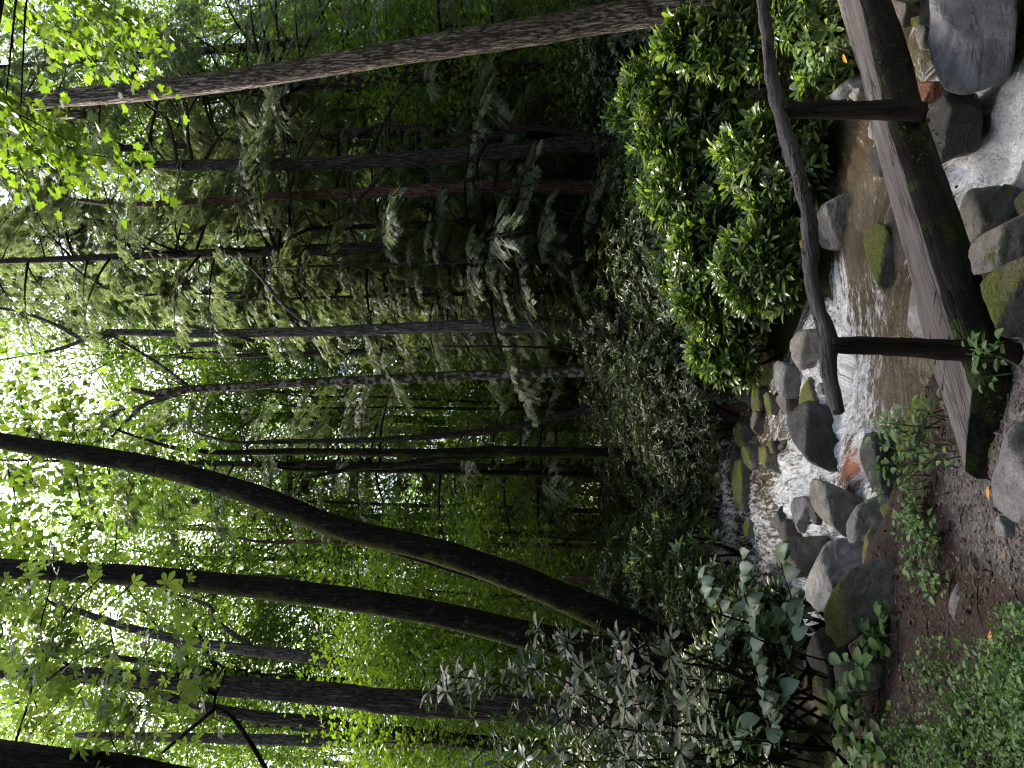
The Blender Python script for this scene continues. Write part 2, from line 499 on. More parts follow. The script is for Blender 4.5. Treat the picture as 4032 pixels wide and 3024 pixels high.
def soil_mat():
    m, nt = mat_new('forest_floor')
    co = coords(nt)
    at = nd(nt, 'ShaderNodeAttribute', attribute_name='path'); am = nd(nt, 'ShaderNodeAttribute', attribute_name='moss')
    n1 = tex(nt, 'noise', co, 9, 6, .75); n2 = tex(nt, 'noise', co, 60, 5, .75); n3 = tex(nt, 'noise', co, 1.3, 4)
    vo = tex(nt, 'voronoi', co, 45)
    litter = ramp(nt, n2.outputs['Fac'], [(.32, (.006, .004, .003)), (.48, (.024, .014, .01)), (.62, (.06, .034, .023)), (.78, (.15, .095, .065))])
    gravel = ramp(nt, math_(nt, 'ADD', math_(nt, 'MULTIPLY', vo.outputs['Color'], .5), math_(nt, 'MULTIPLY', n2.outputs['Fac'], .5)), [(.2, (.03, .026, .024)), (.5, (.09, .08, .075)), (.8, (.2, .185, .18))])
    pf = math_(nt, 'ADD', at.outputs['Fac'], math_(nt, 'MULTIPLY', math_(nt, 'SUBTRACT', n1.outputs['Fac'], .5), .9))
    c = mix(nt, ramp(nt, pf, [(.4, g(0)), (.65, g(1))]), litter, gravel)
    mf = math_(nt, 'ADD', am.outputs['Fac'], math_(nt, 'MULTIPLY', math_(nt, 'SUBTRACT', n3.outputs['Fac'], .5), 1.4))
    c = mix(nt, ramp(nt, mf, [(.72, g(0)), (.95, g(.85))]), c, ramp(nt, n2.outputs['Fac'], [(.3, (.018, .025, .006)), (.7, (.06, .075, .014))]))
    h = math_(nt, 'ADD', n2.outputs['Fac'], math_(nt, 'MULTIPLY', n1.outputs['Fac'], 1.5))
    pb = nd(nt, 'ShaderNodeBsdfPrincipled', Base__Color=c, Roughness=.8, Normal=bump(nt, h, .8, .03))
    pb.inputs['Specular IOR Level'].default_value = .3
    finish(nt, pb.outputs[0]); return m


M['soil'] = soil_mat()


def water_mat():
    m, nt = mat_new('stream_water')
    fo = nd(nt, 'ShaderNodeAttribute', attribute_name='foam'); al = nd(nt, 'ShaderNodeAttribute', attribute_name='along'); ac = nd(nt, 'ShaderNodeAttribute', attribute_name='across')
    rd = nd(nt, 'ShaderNodeAttribute', attribute_name='redbed')
    cm = nd(nt, 'ShaderNodeCombineXYZ', X=al.outputs['Fac'], Y=ac.outputs['Fac'])
    def mp(s):
        q = nt.nodes.new('ShaderNodeMapping'); q.inputs['Scale'].default_value = s; nt.links.new(cm.outputs[0], q.inputs[0]); return q.outputs[0]
    st = tex(nt, 'noise', mp((2.2, 11, 1)), 1.0, 6, .7, .5)
    fn = tex(nt, 'noise', mp((9, 26, 1)), 1.0, 5, .75, .6)
    sp = tex(nt, 'noise', mp((26, 70, 1)), 1.0, 3, .7)
    v = math_(nt, 'ADD', fo.outputs['Fac'], math_(nt, 'ADD', math_(nt, 'MULTIPLY', math_(nt, 'SUBTRACT', st.outputs['Fac'], .5), 1.3), math_(nt, 'MULTIPLY', math_(nt, 'SUBTRACT', fn.outputs['Fac'], .5), 1.5)))
    fm = ramp(nt, v, [(.38, g(0)), (.55, g(.55)), (.8, g(1))])
    brown = ramp(nt, st.outputs['Fac'], [(.3, (.028, .021, .012)), (.6, (.065, .05, .029)), (.8, (.095, .073, .046))])
    brown = mix(nt, rd.outputs['Fac'], brown, ramp(nt, fn.outputs['Fac'], [(.3, (.12, .04, .025)), (.7, (.3, .12, .08))]))
    h = math_(nt, 'ADD', math_(nt, 'MULTIPLY', st.outputs['Fac'], 1.0), math_(nt, 'ADD', math_(nt, 'MULTIPLY', fn.outputs['Fac'], .7), math_(nt, 'MULTIPLY', sp.outputs['Fac'], .3)))
    nrm = bump(nt, h, .7, .03)
    wp = nd(nt, 'ShaderNodeBsdfPrincipled', Base__Color=brown, Roughness=.07, IOR=1.33, Normal=nrm)
    wp.inputs['Specular IOR Level'].default_value = .6
    g1 = tex(nt, 'noise', coords(nt), 38, 5, .75, .5)
    fm = math_(nt, 'MULTIPLY', fm, ramp(nt, math_(nt, 'ADD', g1.outputs['Fac'], math_(nt, 'MULTIPLY', fo.outputs['Fac'], .1)), [(.3, g(.35)), (.5, g(1))]))
    h = math_(nt, 'ADD', h, math_(nt, 'MULTIPLY', g1.outputs['Fac'], 1.4))
    fc = ramp(nt, g1.outputs['Fac'], [(.36, (.5, .52, .55)), (.55, (.84, .85, .87))])
    fp = nd(nt, 'ShaderNodeBsdfPrincipled', Base__Color=fc, Roughness=.55, Normal=bump(nt, h, 1.0, .04))
    mx = nd(nt, 'ShaderNodeMixShader', _0=fm); nt.links.new(wp.outputs[0], mx.inputs[1]); nt.links.new(fp.outputs[0], mx.inputs[2])
    finish(nt, mx.outputs[0]); return m


M['water'] = water_mat()


def wood_mat(name, c1, c2, c3, axis=(1, 0, 0), dark_side=None, moss=0.0, crack=.6, rough=.75):
    """axis: grain direction in object space is local X"""
    m, nt = mat_new(name)
    co = coords(nt, (1.4, 16, 16)); cf = coords(nt, (4, 70, 70)); cb = coords(nt)
    n1 = tex(nt, 'noise', co, 1.0, 5, .65, .4); n2 = tex(nt, 'noise', cf, 1.0, 4, .7); n3 = tex(nt, 'noise', cb, 2.5, 4)
    c = ramp(nt, math_(nt, 'ADD', math_(nt, 'MULTIPLY', n1.outputs['Fac'], .6), math_(nt, 'MULTIPLY', n2.outputs['Fac'], .4)), [(.3, c1), (.5, c2), (.68, c3)])
    ck = tex(nt, 'noise', coords(nt, (.7, 9, 9)), 1.0, 3, .5, 1.0)
    ckm = ramp(nt, math_(nt, 'ABSOLUTE', math_(nt, 'SUBTRACT', ck.outputs['Fac'], .52)), [(0, g(1)), (.012, g(0))])
    c = mix(nt, math_(nt, 'MULTIPLY', ckm, crack), c, tuple(x * .3 for x in c1))
    c = mix(nt, ramp(nt, n3.outputs['Fac'], [(.45, g(0)), (.7, g(.35))]), c, c1)
    h = math_(nt, 'SUBTRACT', math_(nt, 'ADD', n1.outputs['Fac'], math_(nt, 'MULTIPLY', n2.outputs['Fac'], .6)), math_(nt, 'MULTIPLY', ckm, .8))
    if moss:
        mn = tex(nt, 'noise', cb, 5, 6, .7)
        mk = ramp(nt, mn.outputs['Fac'], [(.72 - moss * .25, g(0)), (.8 - moss * .25, g(1))])
        c = mix(nt, mk, c, ramp(nt, tex(nt, 'noise', cb, 50, 3).outputs['Fac'], [(.3, (.012, .018, .004)), (.7, (.04, .055, .01))]))
    pb = nd(nt, 'ShaderNodeBsdfPrincipled', Base__Color=c, Roughness=rough, Normal=bump(nt, h, 1.0, .025))
    pb.inputs['Specular IOR Level'].default_value = .12
    finish(nt, pb.outputs[0]); return m


M['log_top'] = wood_mat('weathered_hewn_wood', (.045, .039, .036), (.092, .083, .078), (.16, .148, .142))
M['log_side'] = wood_mat('dark_mossy_log_side', (.006, .005, .0045), (.013, .011, .0095), (.026, .022, .019), moss=.75)  # mossy sides far darker than the top: backlit shade put into the colour
M['post'] = wood_mat('dark_wet_post_wood', (.007, .005, .004), (.018, .013, .0105), (.042, .032, .026), crack=.3)  # near black colour stands in for the backlit shade on the posts
M['rail'] = wood_mat('grey_weathered_rail', (.02, .0185, .018), (.05, .047, .046), (.11, .105, .104), crack=.8)

# ------------------------------------------------------------------ terrain and stream
WCTRL = [(1010, 2835, .42, .6), (1100, 2835, .42, .5), (1000, 2960, .25, .55), (1200, 2900, .32, .25), (1100, 3000, .15, .3), (1250, 3050, .1, .35), (1150, 3080, .05, .6),
         (1000, 3130, 0, .7), (1100, 3200, -.12, .75), (850, 3180, -.1, .5), (1330, 3000, .15, .3), (1180, 3330, -.2, .35), (1250, 3420, -.27, .75), (1130, 3430, -.24, .6), (1350, 3300, -.22, .8),
         (1500, 3330, -.25, .75), (1750, 3310, -.24, .72), (1950, 3290, -.24, .6), (2050, 3300, -.26, .15), (1700, 3410, -.29, .45), (1850, 3400, -.3, .3), (1500, 3400, -.29, .62), (1420, 3470, -.29, .4), (1500, 3490, -.3, .12), (1800, 3550, -.3, .08),
         (2100, 3450, -.3, .08), (2000, 3380, -.3, .08), (2300, 3350, -.3, .06), (2500, 3300, -.3, .06), (1600, 3650, -.32, .1), (1320, 3480, -.29, .4), (1700, 3600, -.31, .06), (2350, 3560, -.42, .1), (2330, 3680, -.52, .3), (2380, 3740, -.6, .35),
         (2700, 3640, -.45, .45), (2800, 3600, -.44, .2), (2350, 3850, -.78, 1.0), (2500, 3800, -.75, 1.0), (2550, 3900, -.8, 1.0), (2700, 3950, -.85, .85), (2950, 3980, -.88, .5), (2400, 4000, -.88, .95), (2850, 4030, -.9, .6), (1640, 3150, -.05, .6), (1530, 3180, -.08, .6)]
WXY = np.array([PZ(a, b, c) for a, b, c, d in WCTRL]); WFO = np.array([d for a, b, c, d in WCTRL])


def idw(x, y, pts, val, p=3.0):
    d = np.sqrt((x[..., None] - pts[:, 0]) ** 2 + (y[..., None] - pts[:, 1]) ** 2) + .05
    k = d ** -p
    return (k * val).sum(-1) / k.sum(-1)


XTRA = np.array([(-2.6, 14, .65), (-3, 18, 1.0), (3, 4.2, -.98), (4, 3, -1.1)])
ZPTS = np.vstack((WXY, XTRA))
FPTS = np.concatenate((WFO, (.4, .3, .6, .5)))
CH = [([(-3.2, 20), (-2.6, 14), (-2.0, 11.8), (-1.5, 9.8), (-1.3, 8.6), (-.95, 7.4), (-.5, 6.6)], (.9, .9, 1.0, 1.15, 1.2, 1.0, .8)),
      ([(-1.2, 9.3), (-.2, 8.7), (.35, 8.3), (.2, 7.4)], (.7, .5, .4, .6)),
      ([(-.5, 6.7), (.3, 6.4), (1.2, 6.75), (1.9, 6.9), (2.5, 7.6), (3.0, 8.1)], (.7, .95, 1.0, .75, .42, .25)),
      ([(1.6, 6.5), (1.65, 5.9), (1.9, 5.45), (2.4, 4.9), (3.2, 4.0)], (.55, .6, .85, 1.0, 1.2)),
      ([(2.2, 6.2), (2.9, 6.0), (3.4, 6.0)], (.3, .22, .15))]


def channel(x, y):
    """0 in the channel, growing outside; plus distance along and across the flow"""
    best = np.full(x.shape, 1e9); al = np.zeros(x.shape); acr = np.zeros(x.shape)
    for pl, hw in CH:
        run = 0
        for i in range(len(pl) - 1):
            a, b = np.array(pl[i]), np.array(pl[i + 1]); ab = b - a; L = np.hypot(*ab)
            t = np.clip(((x - a[0]) * ab[0] + (y - a[1]) * ab[1]) / L ** 2, 0, 1)
            dx, dy = x - a[0] - t * ab[0], y - a[1] - t * ab[1]
            d = np.hypot(dx, dy) - (hw[i] * (1 - t) + hw[i + 1] * t)
            k = d < best
            best = np.where(k, d, best); al = np.where(k, run + t * L, al)
            acr = np.where(k, (dx * -ab[1] + dy * ab[0]) / L, acr)
            run += L
    return best, al, acr


BANK = np.array([(-3, 1, .1), (0, 1, .02), (2, 1, -.1), (-1, 3.5, 0), (0, 3.4, -.04), (-.4, 4.1, -.02), (.1, 3.9, -.1), (.5, 3.7, -.25), (.9, 4.1, -.6), (1.5, 4.4, -.9), (1.6, 3.3, -.7), (2.5, 2.8, -.8), (4, 3, -1.0),
                 (0.3, 4.4, -.2), (-.2, 4.9, -.12), (-1, 4.9, 0), (-1.6, 5.3, .0), (-2.2, 4.2, .22), (-3, 4.2, .32), (-3, 5.5, .15), (-2.2, 6.3, .05), (-3, 7.5, .2), (-2.6, 8.6, .12), (-4.5, 9.5, .5), (-3.4, 10.5, .45), (-5, 7, .45), (-3.6, 13, .9), (-7, 12, 1.2),
                 (.3, 9.0, .1), (-.3, 9.9, .3), (-.4, 12, .6), (1.3, 8.7, -.02), (2.1, 8.5, -.02), (3.1, 8.7, .05), (3.4, 7.4, -.08), (3.6, 6.6, -.1), (4.6, 8, .15), (3.4, 5.4, -.3), (4.6, 5.2, -.15), (6, 6, .2), (1.5, 10.5, .35), (4, 10.5, .4), (7, 10, .8),
                 (0, 15, .8), (4, 16, .9), (-4, 18, 1.2), (-10, 20, 2.2), (10, 20, 2), (0, 26, 1.5), (-12, 10, 2.2), (12, 10, 1.8), (-10, 2, 1.5), (10, 2, .5), (0, -4, .1), (-8, -5, 1), (8, -5, .2), (0, 45, 3.0), (-20, 45, 5), (20, 45, 4.5), (-25, 15, 5), (25, 15, 4.5), (0, 80, 6)], float)
_K = np.sqrt(((BANK[:, None, :2] - BANK[None, :, :2]) ** 2).sum(-1))
_A = np.zeros((len(BANK) + 1,) * 2); _A[:-1, :-1] = _K; _A[-1, :-1] = 1; _A[:-1, -1] = 1
_W = np.linalg.solve(_A, np.append(BANK[:, 2], 0))


def height(x, y):
    x = np.asarray(x, float); y = np.asarray(y, float)
    d = np.sqrt((x[..., None] - BANK[:, 0]) ** 2 + (y[..., None] - BANK[:, 1]) ** 2)
    b = d @ _W[:-1] + _W[-1]
    # valley sides and an unseen slope behind the camera, raised to block low skylight
    b = b + .5 * np.clip(np.abs(x) - 13, 0, 40) + .55 * np.clip(-y - 5, 0, 40)
    pp = np.stack((x, y, 0 * x), -1)
    b = b + .035 * fbm(pp * 1.7, 4, 3) + .012 * fbm(pp * 7, 3, 9)
    dch, _, _ = channel(x, y)
    zw = idw(x, y, ZPTS, ZPTS[:, 2])
    bed = zw - .16 + .05 * fbm(pp * 3, 3, 5)
    t = np.clip((dch + .05 + .12 * fbm(pp * 1.3, 2, 21)) / .45, 0, 1); t = t * t * (3 - 2 * t)
    return bed * (1 - t) + b * t


def axis(lo, a, b, hi, step, grow=1.12):
    mid = np.arange(a, b, step); out = list(mid)
    s, q = step, b
    while q < hi: out.append(q); s *= grow; q += s
    s, q = step, a
    pre = []
    while q > lo: s *= grow; q -= s; pre.append(q)
    return np.array(pre[::-1] + out)


gx = axis(-75, -4.6, 5.2, 75, .065); gy = axis(-45, 2.2, 13.0, 130, .065)
GX, GY = np.meshgrid(gx, gy); GZ = height(GX, GY)
nx, ny = len(gx), len(gy)
idx = np.arange(nx * ny).reshape(ny, nx)
F = np.stack((idx[:-1, :-1], idx[:-1, 1:], idx[1:, 1:], idx[1:, :-1]), -1).reshape(-1, 4)


def seg_d(x, y, pl):
    best = np.full(np.shape(x), 1e9)
    for a, b in zip(pl[:-1], pl[1:]):
        a, b = np.array(a), np.array(b); ab = b - a
        t = np.clip(((x - a[0]) * ab[0] + (y - a[1]) * ab[1]) / (ab @ ab), 0, 1)
        best = np.minimum(best, np.hypot(x - a[0] - t * ab[0], y - a[1] - t * ab[1]))
    return best


pathm = 1 - np.clip((seg_d(GX, GY, [(.6, -6), (.1, 2.5), (-.35, 3.6), (-.3, 4.05)]) - .35) / .35, 0, 1)
mossm = np.clip(seg_d(GX, GY, [(.3, 2), (-.3, 4), (-1.1, 4.9), (-1.7, 5.1)]) - .45, 0, 1) * .9
ground = obj('ground', make_mesh('ground', np.stack((GX, GY, GZ), -1).reshape(-1, 3), F, True, {'path': pathm.ravel(), 'moss': mossm.ravel()}), M['soil'])
tag(ground, 'dark forest floor with leaf litter, moss and a gravelly trail', kind='structure')

# water sheet
wx = np.arange(-4.2, 4.6, .03); wy = np.arange(3.6, 15, .035)
WX, WY = np.meshgrid(wx, wy)
WZ = idw(WX, WY, ZPTS, ZPTS[:, 2]); WF = idw(WX, WY, ZPTS, FPTS, 3.5)
dch, AL, AC = channel(WX, WY)
pp = np.stack((AL * 2.5, AC * 7, WX * 0), -1)
amp = .012 + .05 * np.clip(WF - .25, 0, 1)
WZ = WZ + amp * fbm(pp, 3, 31) + .5 * amp * fbm(pp * 3.1, 3, 37) + .35 * amp * fbm(pp * 9, 2, 39)
WZ = WZ + .045 * np.clip(WF - .45, 0, 1) * fbm(np.stack((WX * 9, WY * 9, 0 * WX), -1), 3, 51)
low = height(WX, WY) < WZ + .05
keep = low & (dch < .5)
n2, n1 = WX.shape
idx = np.arange(n1 * n2).reshape(n2, n1)
FQ = np.stack((idx[:-1, :-1], idx[:-1, 1:], idx[1:, 1:], idx[1:, :-1]), -1).reshape(-1, 4)
FQ = FQ[keep.ravel()[FQ].all(1)]
used = np.unique(FQ); remap = np.full(n1 * n2, -1); remap[used] = np.arange(len(used))
rc = PZ(1185, 3345, -.2)
red = np.clip(1.15 - np.hypot((WX - rc[0]) / .2, (WY - rc[1]) / .42), 0, 1)
sel = lambda a: a.ravel()[used]
wm = make_mesh('water', np.stack((sel(WX), sel(WY), sel(WZ)), -1), remap[FQ], True, {'foam': sel(WF), 'along': sel(AL), 'across': sel(AC), 'redbed': sel(red)})
tag(obj('stream_water', wm, M['water']), 'brown shallow stream water breaking into white rapids', kind='structure')
gz = lambda x, y: float(height(np.array([x]), np.array([y]))[0])

# ------------------------------------------------------------------ rocks
_ico = {}


def ico(n):
    if n not in _ico:
        bm = bmesh.new(); bmesh.ops.create_icosphere(bm, subdivisions=n, radius=1)
        bm.verts.ensure_lookup_table()
        _ico[n] = (np.array([v.co[:] for v in bm.verts]), np.array([[v.index for v in f.verts] for f in bm.faces])); bm.free()
    return _ico[n]


def hull2(pts):
    pts = sorted(map(tuple, pts))
    def half(ps):
        o = []
        for p in ps:
            while len(o) >= 2 and (o[-1][0] - o[-2][0]) * (p[1] - o[-2][1]) - (o[-1][1] - o[-2][1]) * (p[0] - o[-2][0]) <= 0: o.pop()
            o.append(p)
        return o[:-1]
    return np.array(half(pts) + half(pts[::-1]))


CROP = {1: (3000, 0, .48225), 2: (3000, 700, .48225), 3: (2700, 1300, .48225), 4: (3100, 1400, .48225), 5: (2600, 2000, .6172), 6: (3300, 2000, .6172), 7: (3100, 0, .735)}
ROCKN = [0]


def foot_y(u, v):
    d = ray(u, v); ys = np.arange(3.0, 15, .02); t = ys / d[1]
    x, z = d[0] * t, CAMZ + d[2] * t
    sfc = height(x, ys); dc, _, _ = channel(x, ys)
    sfc = np.where(dc < .1, np.maximum(sfc, idw(x, ys, ZPTS, ZPTS[:, 2])), sfc)
    k = np.nonzero(z < sfc)[0]
    return float(ys[k[0]]) if len(k) else 12.0




def rock(crop, pts, zb, label, mat, y=None, th=.9, sink=.12, name='boulder', p=24, top=.62, tilt=(0, -.3), seed=None):
    """a boulder bounded by the planes through its outline, plus a slanted top, front and back"""
    ROCKN[0] += 1; rs = np.random.default_rng(seed or (100 + ROCKN[0]))
    X0, Y0, s = CROP[crop]
    uv = np.array([(3024 - (Y0 + b * s), X0 + a * s) for a, b in pts])
    uv = hull2(uv)
    if y is None: y = foot_y(uv[:, 0].mean(), uv[:, 1].max())
    w_px = uv[:, 0].max() - uv[:, 0].min(); h_px = uv[:, 1].max() - uv[:, 1].min()
    mpp = MPP(uv[:, 0].mean(), uv[:, 1].mean(), y)
    depth = th * .5 * (w_px + h_px) * mpp
    yc = y + depth * .38
    P3 = np.array([P(a, b, yc) for a, b in uv])
    c = P3.mean(0); vd = unit(c - np.array((0, 0, CAMZ)))
    bot = P3[:, 2] < np.quantile(P3[:, 2], .4)
    P3[bot, 2] -= sink
    c = P3.mean(0)
    planes = []
    for i in range(len(P3)):
        a, b = P3[i], P3[(i + 1) % len(P3)]
        n = np.cross(b - a, vd)
        if np.linalg.norm(n) < 1e-6: continue
        n = unit(n); d = (a - c) @ n
        if d < 0: n, d = -n, -d
        planes.append((n, max(d, .02)))
    for sgn in (1, -1):
        for k in range(2):
            n = unit(sgn * vd * np.array((1, 1, .15)) + rs.normal(size=3) * np.array((.35, .1, .15)))
            planes.append((n, depth * (.5 + .1 * k)))
    zt = P3[:, 2].max() - c[2]
    nt_ = unit(np.array((tilt[0] + rs.normal() * .18, tilt[1] + rs.normal() * .08, 1)))
    planes.append((nt_, zt * (top + .12 * rs.random())))
    for k in range(3):
        n = unit(rs.normal(size=3)); n[2] = abs(n[2])
        planes.append((n, .62 * depth * (.9 + .4 * rs.random()) + .1 * w_px * mpp))
    big = max(w_px, h_px)
    sv, sf = ico(5 if big > 190 else 4 if big > 60 else 3)
    acc = 0
    for n, d in planes:
        acc = acc + np.maximum(0, sv @ n / d) ** p
    r = acc ** (-1 / p) * 1.07
    v = sv * r[:, None]
    sz = np.linalg.norm(v, axis=1).mean()
    rid = 1 - np.abs(fbm(v / sz * 1.7 + 5, 3, ROCKN[0] + 7))
    v = v * (1 + .055 * fbm(v / sz * 1.1, 3, ROCKN[0] * 3) + .025 * fbm(v / sz * 4.5, 4, ROCKN[0]) - .05 * np.clip(rid - .86, 0, 1) / .14)[:, None]
    o = obj(name, make_mesh(name, v, sf), M[mat], loc=c)
    return tag(o, label, 'rock' if name in ('boulder', 'rock') else name)


B = 'boulder'
rock(1, [(1370, -60), (1372, 250), (1380, 450), (1460, 600), (1500, 720), (1650, 750), (1800, 640), (1850, 530), (1895, 200), (1880, -60)], -.78, 'large lavender grey banded boulder beside the whitewater beneath the footbridge', 'lavender', y=5.15, th=.9, top=.8)
rock(1, [(1300, 930), (1520, 760), (1590, 800), (1630, 1000), (1600, 1210), (1430, 1340), (1320, 1200), (1280, 1000)], -.72, 'rounded dark wet boulder directly below the right bridge post', 'dark', y=5.5)
rock(1, [(1040, -30), (1180, 20), (1265, 80), (1230, 190), (1130, 230), (1060, 150)], -.3, 'brownish grey stone tucked under the far right end of the log', 'brown', y=6.2)
rock(1, [(1205, 150), (1290, 100), (1315, 190), (1250, 230)], -.35, 'small stone topped with bright green moss under the log', 'yellow_moss', y=5.9, name='stone')
rock(1, [(1275, -20), (1340, -20), (1375, 200), (1360, 300), (1300, 180)], -.4, 'narrow brown stone wedged above the large lavender grey boulder', 'brown', y=5.7, name='stone')
rock(1, [(1235, 240), (1310, 200), (1360, 330), (1370, 440), (1290, 390)], -.45, 'pale grey stone between the mossy stone and the trickle', 'grey', y=5.8, name='stone')
rock(1, [(1270, 700), (1300, 670), (1365, 680), (1370, 830), (1320, 890), (1275, 790)], -.5, 'wet orange red stone in the trickle right of the right bridge post', 'red', y=5.6, name='stone')
rock(1, [(540, 790), (620, 720), (720, 640), (800, 620), (810, 700), (740, 780), (600, 815)], -.15, 'flat wedge shaped grey stone on the far bank behind the log', 'grey', y=7.2)
rock(1, [(715, 780), (760, 720), (830, 700), (850, 830), (770, 835)], -.25, 'pale rounded stone just behind the right bridge post', 'tan', y=6.9, name='stone')
rock(1, [(850, 990), (880, 980), (960, 1100), (935, 1190), (880, 1120)], -.32, 'pale stone at the pool edge left of the right bridge post', 'grey', y=6.6, name='stone')
rock(1, [(885, 1250), (920, 1210), (965, 1240), (985, 1370), (960, 1460), (915, 1430), (885, 1340)], -.33, 'dark red brown stone standing in the brown pool against the log', 'dark', y=6.4, name='stone')
rock(1, [(370, 1400), (430, 1370), (455, 1480), (430, 1610), (380, 1560)], -.1, 'upper of two rounded bank stones under the sunlit shrubs', 'brown', y=8.2, name='stone')
rock(1, [(465, 1420), (540, 1440), (565, 1560), (530, 1650), (480, 1600)], -.15, 'lower of two rounded bank stones under the sunlit shrubs', 'brown', y=7.9, name='stone')
rock(1, [(270, 1130), (330, 1100), (390, 1130), (395, 1190), (330, 1215), (265, 1200)], .1, 'round moss covered stone under the rail on the far bank', 'mossy', y=8.4, name='stone')
rock(2, [(420, 340), (520, 220), (650, 130), (665, 330), (655, 500), (610, 580), (500, 560), (440, 440)], -.28, 'grey angular boulder with moss patches at the pool far edge', 'tan')
rock(2, [(830, 540), (850, 420), (920, 370), (1000, 380), (1020, 600), (1070, 850), (1065, 1060), (1030, 1090), (960, 900)], -.3, 'long low mossy rock in the middle of the brown pool', 'mossy', th=.6, top=.7)
rock(2, [(1195, 1190), (1230, 880), (1290, 880), (1400, 1300), (1250, 1290)], -.36, 'smooth pale slab half under water behind the log', 'grey', y=5.3, th=.9, top=.6)
rock(2, [(230, 1340), (300, 1260), (390, 1250), (480, 1330), (480, 1430), (330, 1560), (260, 1480)], -.08, 'pale pinkish boulder with mossy crown behind the rail', 'tan')
rock(2, [(1600, 330), (1630, 210), (1690, 110), (1840, 88), (1900, 180), (1880, 380), (1810, 430), (1680, 530), (1600, 480)], -.6, 'grey brown boulder below the log at the foot of the rapids', 'grey', y=4.75)
rock(2, [(1880, 150), (1985, 55), (2130, 190), (2130, 260), (1960, 340), (1880, 300)], -.75, 'dark angular rock beside the whitewater near the bottom right', 'dark', y=4.5)
rock(2, [(2060, 200), (2150, 100), (2250, 150), (2250, 350), (2100, 300)], -.85, 'mossy grey rock cut off by the picture edge next to the whitewater', 'mossy', y=4.2)
rock(2, [(1690, 590), (1800, 480), (2150, 220), (2250, 300), (2230, 560), (2150, 650), (1880, 760), (1750, 800), (1710, 700)], -.5, 'large smooth pale grey boulder in front of the log', 'tan', y=3.95, th=.7)
rock(2, [(1790, 880), (1900, 760), (2080, 680), (2250, 640), (2300, 1000), (2200, 1300), (1950, 1290), (1850, 1080)], -.4, 'broad boulder with patchy moss in front of the left bridge post', 'mossy', y=3.55, th=.7)
rock(3, [(380, 400), (450, 370), (480, 480), (470, 600), (420, 560), (385, 480)], .2, 'mossy stone topmost of the pile under the sunlit shrubs', 'yellow_moss', name='stone')
rock(3, [(480, 470), (525, 450), (535, 560), (525, 640), (485, 600)], .12, 'small grey stone second from the top of the bank pile', 'brown', name='stone')
rock(3, [(530, 520), (560, 470), (640, 490), (655, 600), (600, 670), (545, 650)], .06, 'greenish stone in the middle of the bank pile', 'mossy', name='stone')
rock(3, [(635, 530), (680, 505), (770, 640), (765, 710), (690, 690), (650, 610)], .0, 'stone with bright moss cap above the brown sided boulder', 'yellow_moss', name='stone')
rock(3, [(730, 560), (770, 520), (900, 540), (920, 640), (850, 710), (780, 640)], -.08, 'boulder with pale brown left face below the bank pile', 'brown')
rock(3, [(710, 270), (760, 250), (860, 330), (930, 420), (900, 540), (780, 540), (730, 430)], -.05, 'long dark grey boulder under the overhanging shrubs', 'grey')
rock(3, [(920, 600), (940, 500), (1010, 390), (1110, 330), (1130, 450), (1120, 600), (1010, 600), (950, 660)], -.15, 'dark boulder with yellow green moss cap behind the rail end', 'yellow_moss', y=7.9)
rock(3, [(1065, 460), (1110, 430), (1140, 480), (1120, 540), (1080, 520)], -.2, 'small dark stone beside the rail end in the foam', 'grey', y=7.6, name='stone')
rock(3, [(835, 720), (905, 650), (1000, 600), (1190, 690), (1215, 890), (1170, 1080), (1090, 1150), (1000, 1060), (890, 900)], -.2, 'big dark boulder in midstream splitting the cascade', 'dark', th=.8, top=.75)
rock(3, [(520, 680), (560, 660), (635, 690), (630, 800), (580, 850), (530, 780)], .12, 'brown stone in the upper stream left of the bank pile', 'brown', name='stone')
rock(3, [(390, 800), (440, 750), (510, 770), (520, 920), (460, 975), (400, 900)], .25, 'dark round rock with mossy top high in the upper stream', 'mossy', name='rock')
rock(3, [(460, 970), (500, 920), (580, 950), (590, 1090), (530, 1130), (475, 1080)], .18, 'greenish grey rock in midstream above the yellow mossy pair', 'mossy', name='rock')
rock(3, [(590, 960), (650, 950), (690, 1010), (740, 1100), (740, 1200), (650, 1120), (595, 1040)], .05, 'yellow moss covered rock in the middle of the cascade', 'yellow_moss', name='rock')
rock(3, [(650, 930), (700, 900), (750, 950), (740, 1010), (670, 1000)], .08, 'small mossy rock against the yellow moss covered rock', 'mossy', name='rock')
rock(3, [(745, 940), (790, 905), (805, 930), (765, 985)], .03, 'small black wet stone in the foam of the cascade', 'dark', name='stone')
rock(3, [(380, 1180), (410, 1080), (470, 1060), (515, 1160), (510, 1400), (490, 1470), (430, 1460), (385, 1330)], .2, 'long yellow moss covered boulder lying across the upper stream', 'yellow_moss')
rock(3, [(360, 1000), (400, 960), (430, 1000), (400, 1200), (360, 1250)], .35, 'slim dark rock behind the long yellow mossy boulder', 'dark', name='rock')
rock(3, [(265, 950), (310, 930), (330, 1030), (290, 1070), (265, 1010)], .4, 'dark stone beside the topmost visible water', 'dark', name='stone')
rock(3, [(1005, 1420), (1020, 1370), (1050, 1380), (1100, 1500), (1120, 1590), (1050, 1580), (1005, 1500)], -.15, 'black wet rock beside the pointed tan boulder', 'dark', y=7.6, name='rock')
rock(3, [(1020, 1260), (1060, 1215), (1130, 1245), (1280, 1330), (1400, 1380), (1370, 1520), (1310, 1690), (1170, 1660), (1080, 1500), (1025, 1370)], -.2, 'pointed tan boulder with lichen and moss in the stream centre', 'tan', y=6.75, th=.8, top=.7)
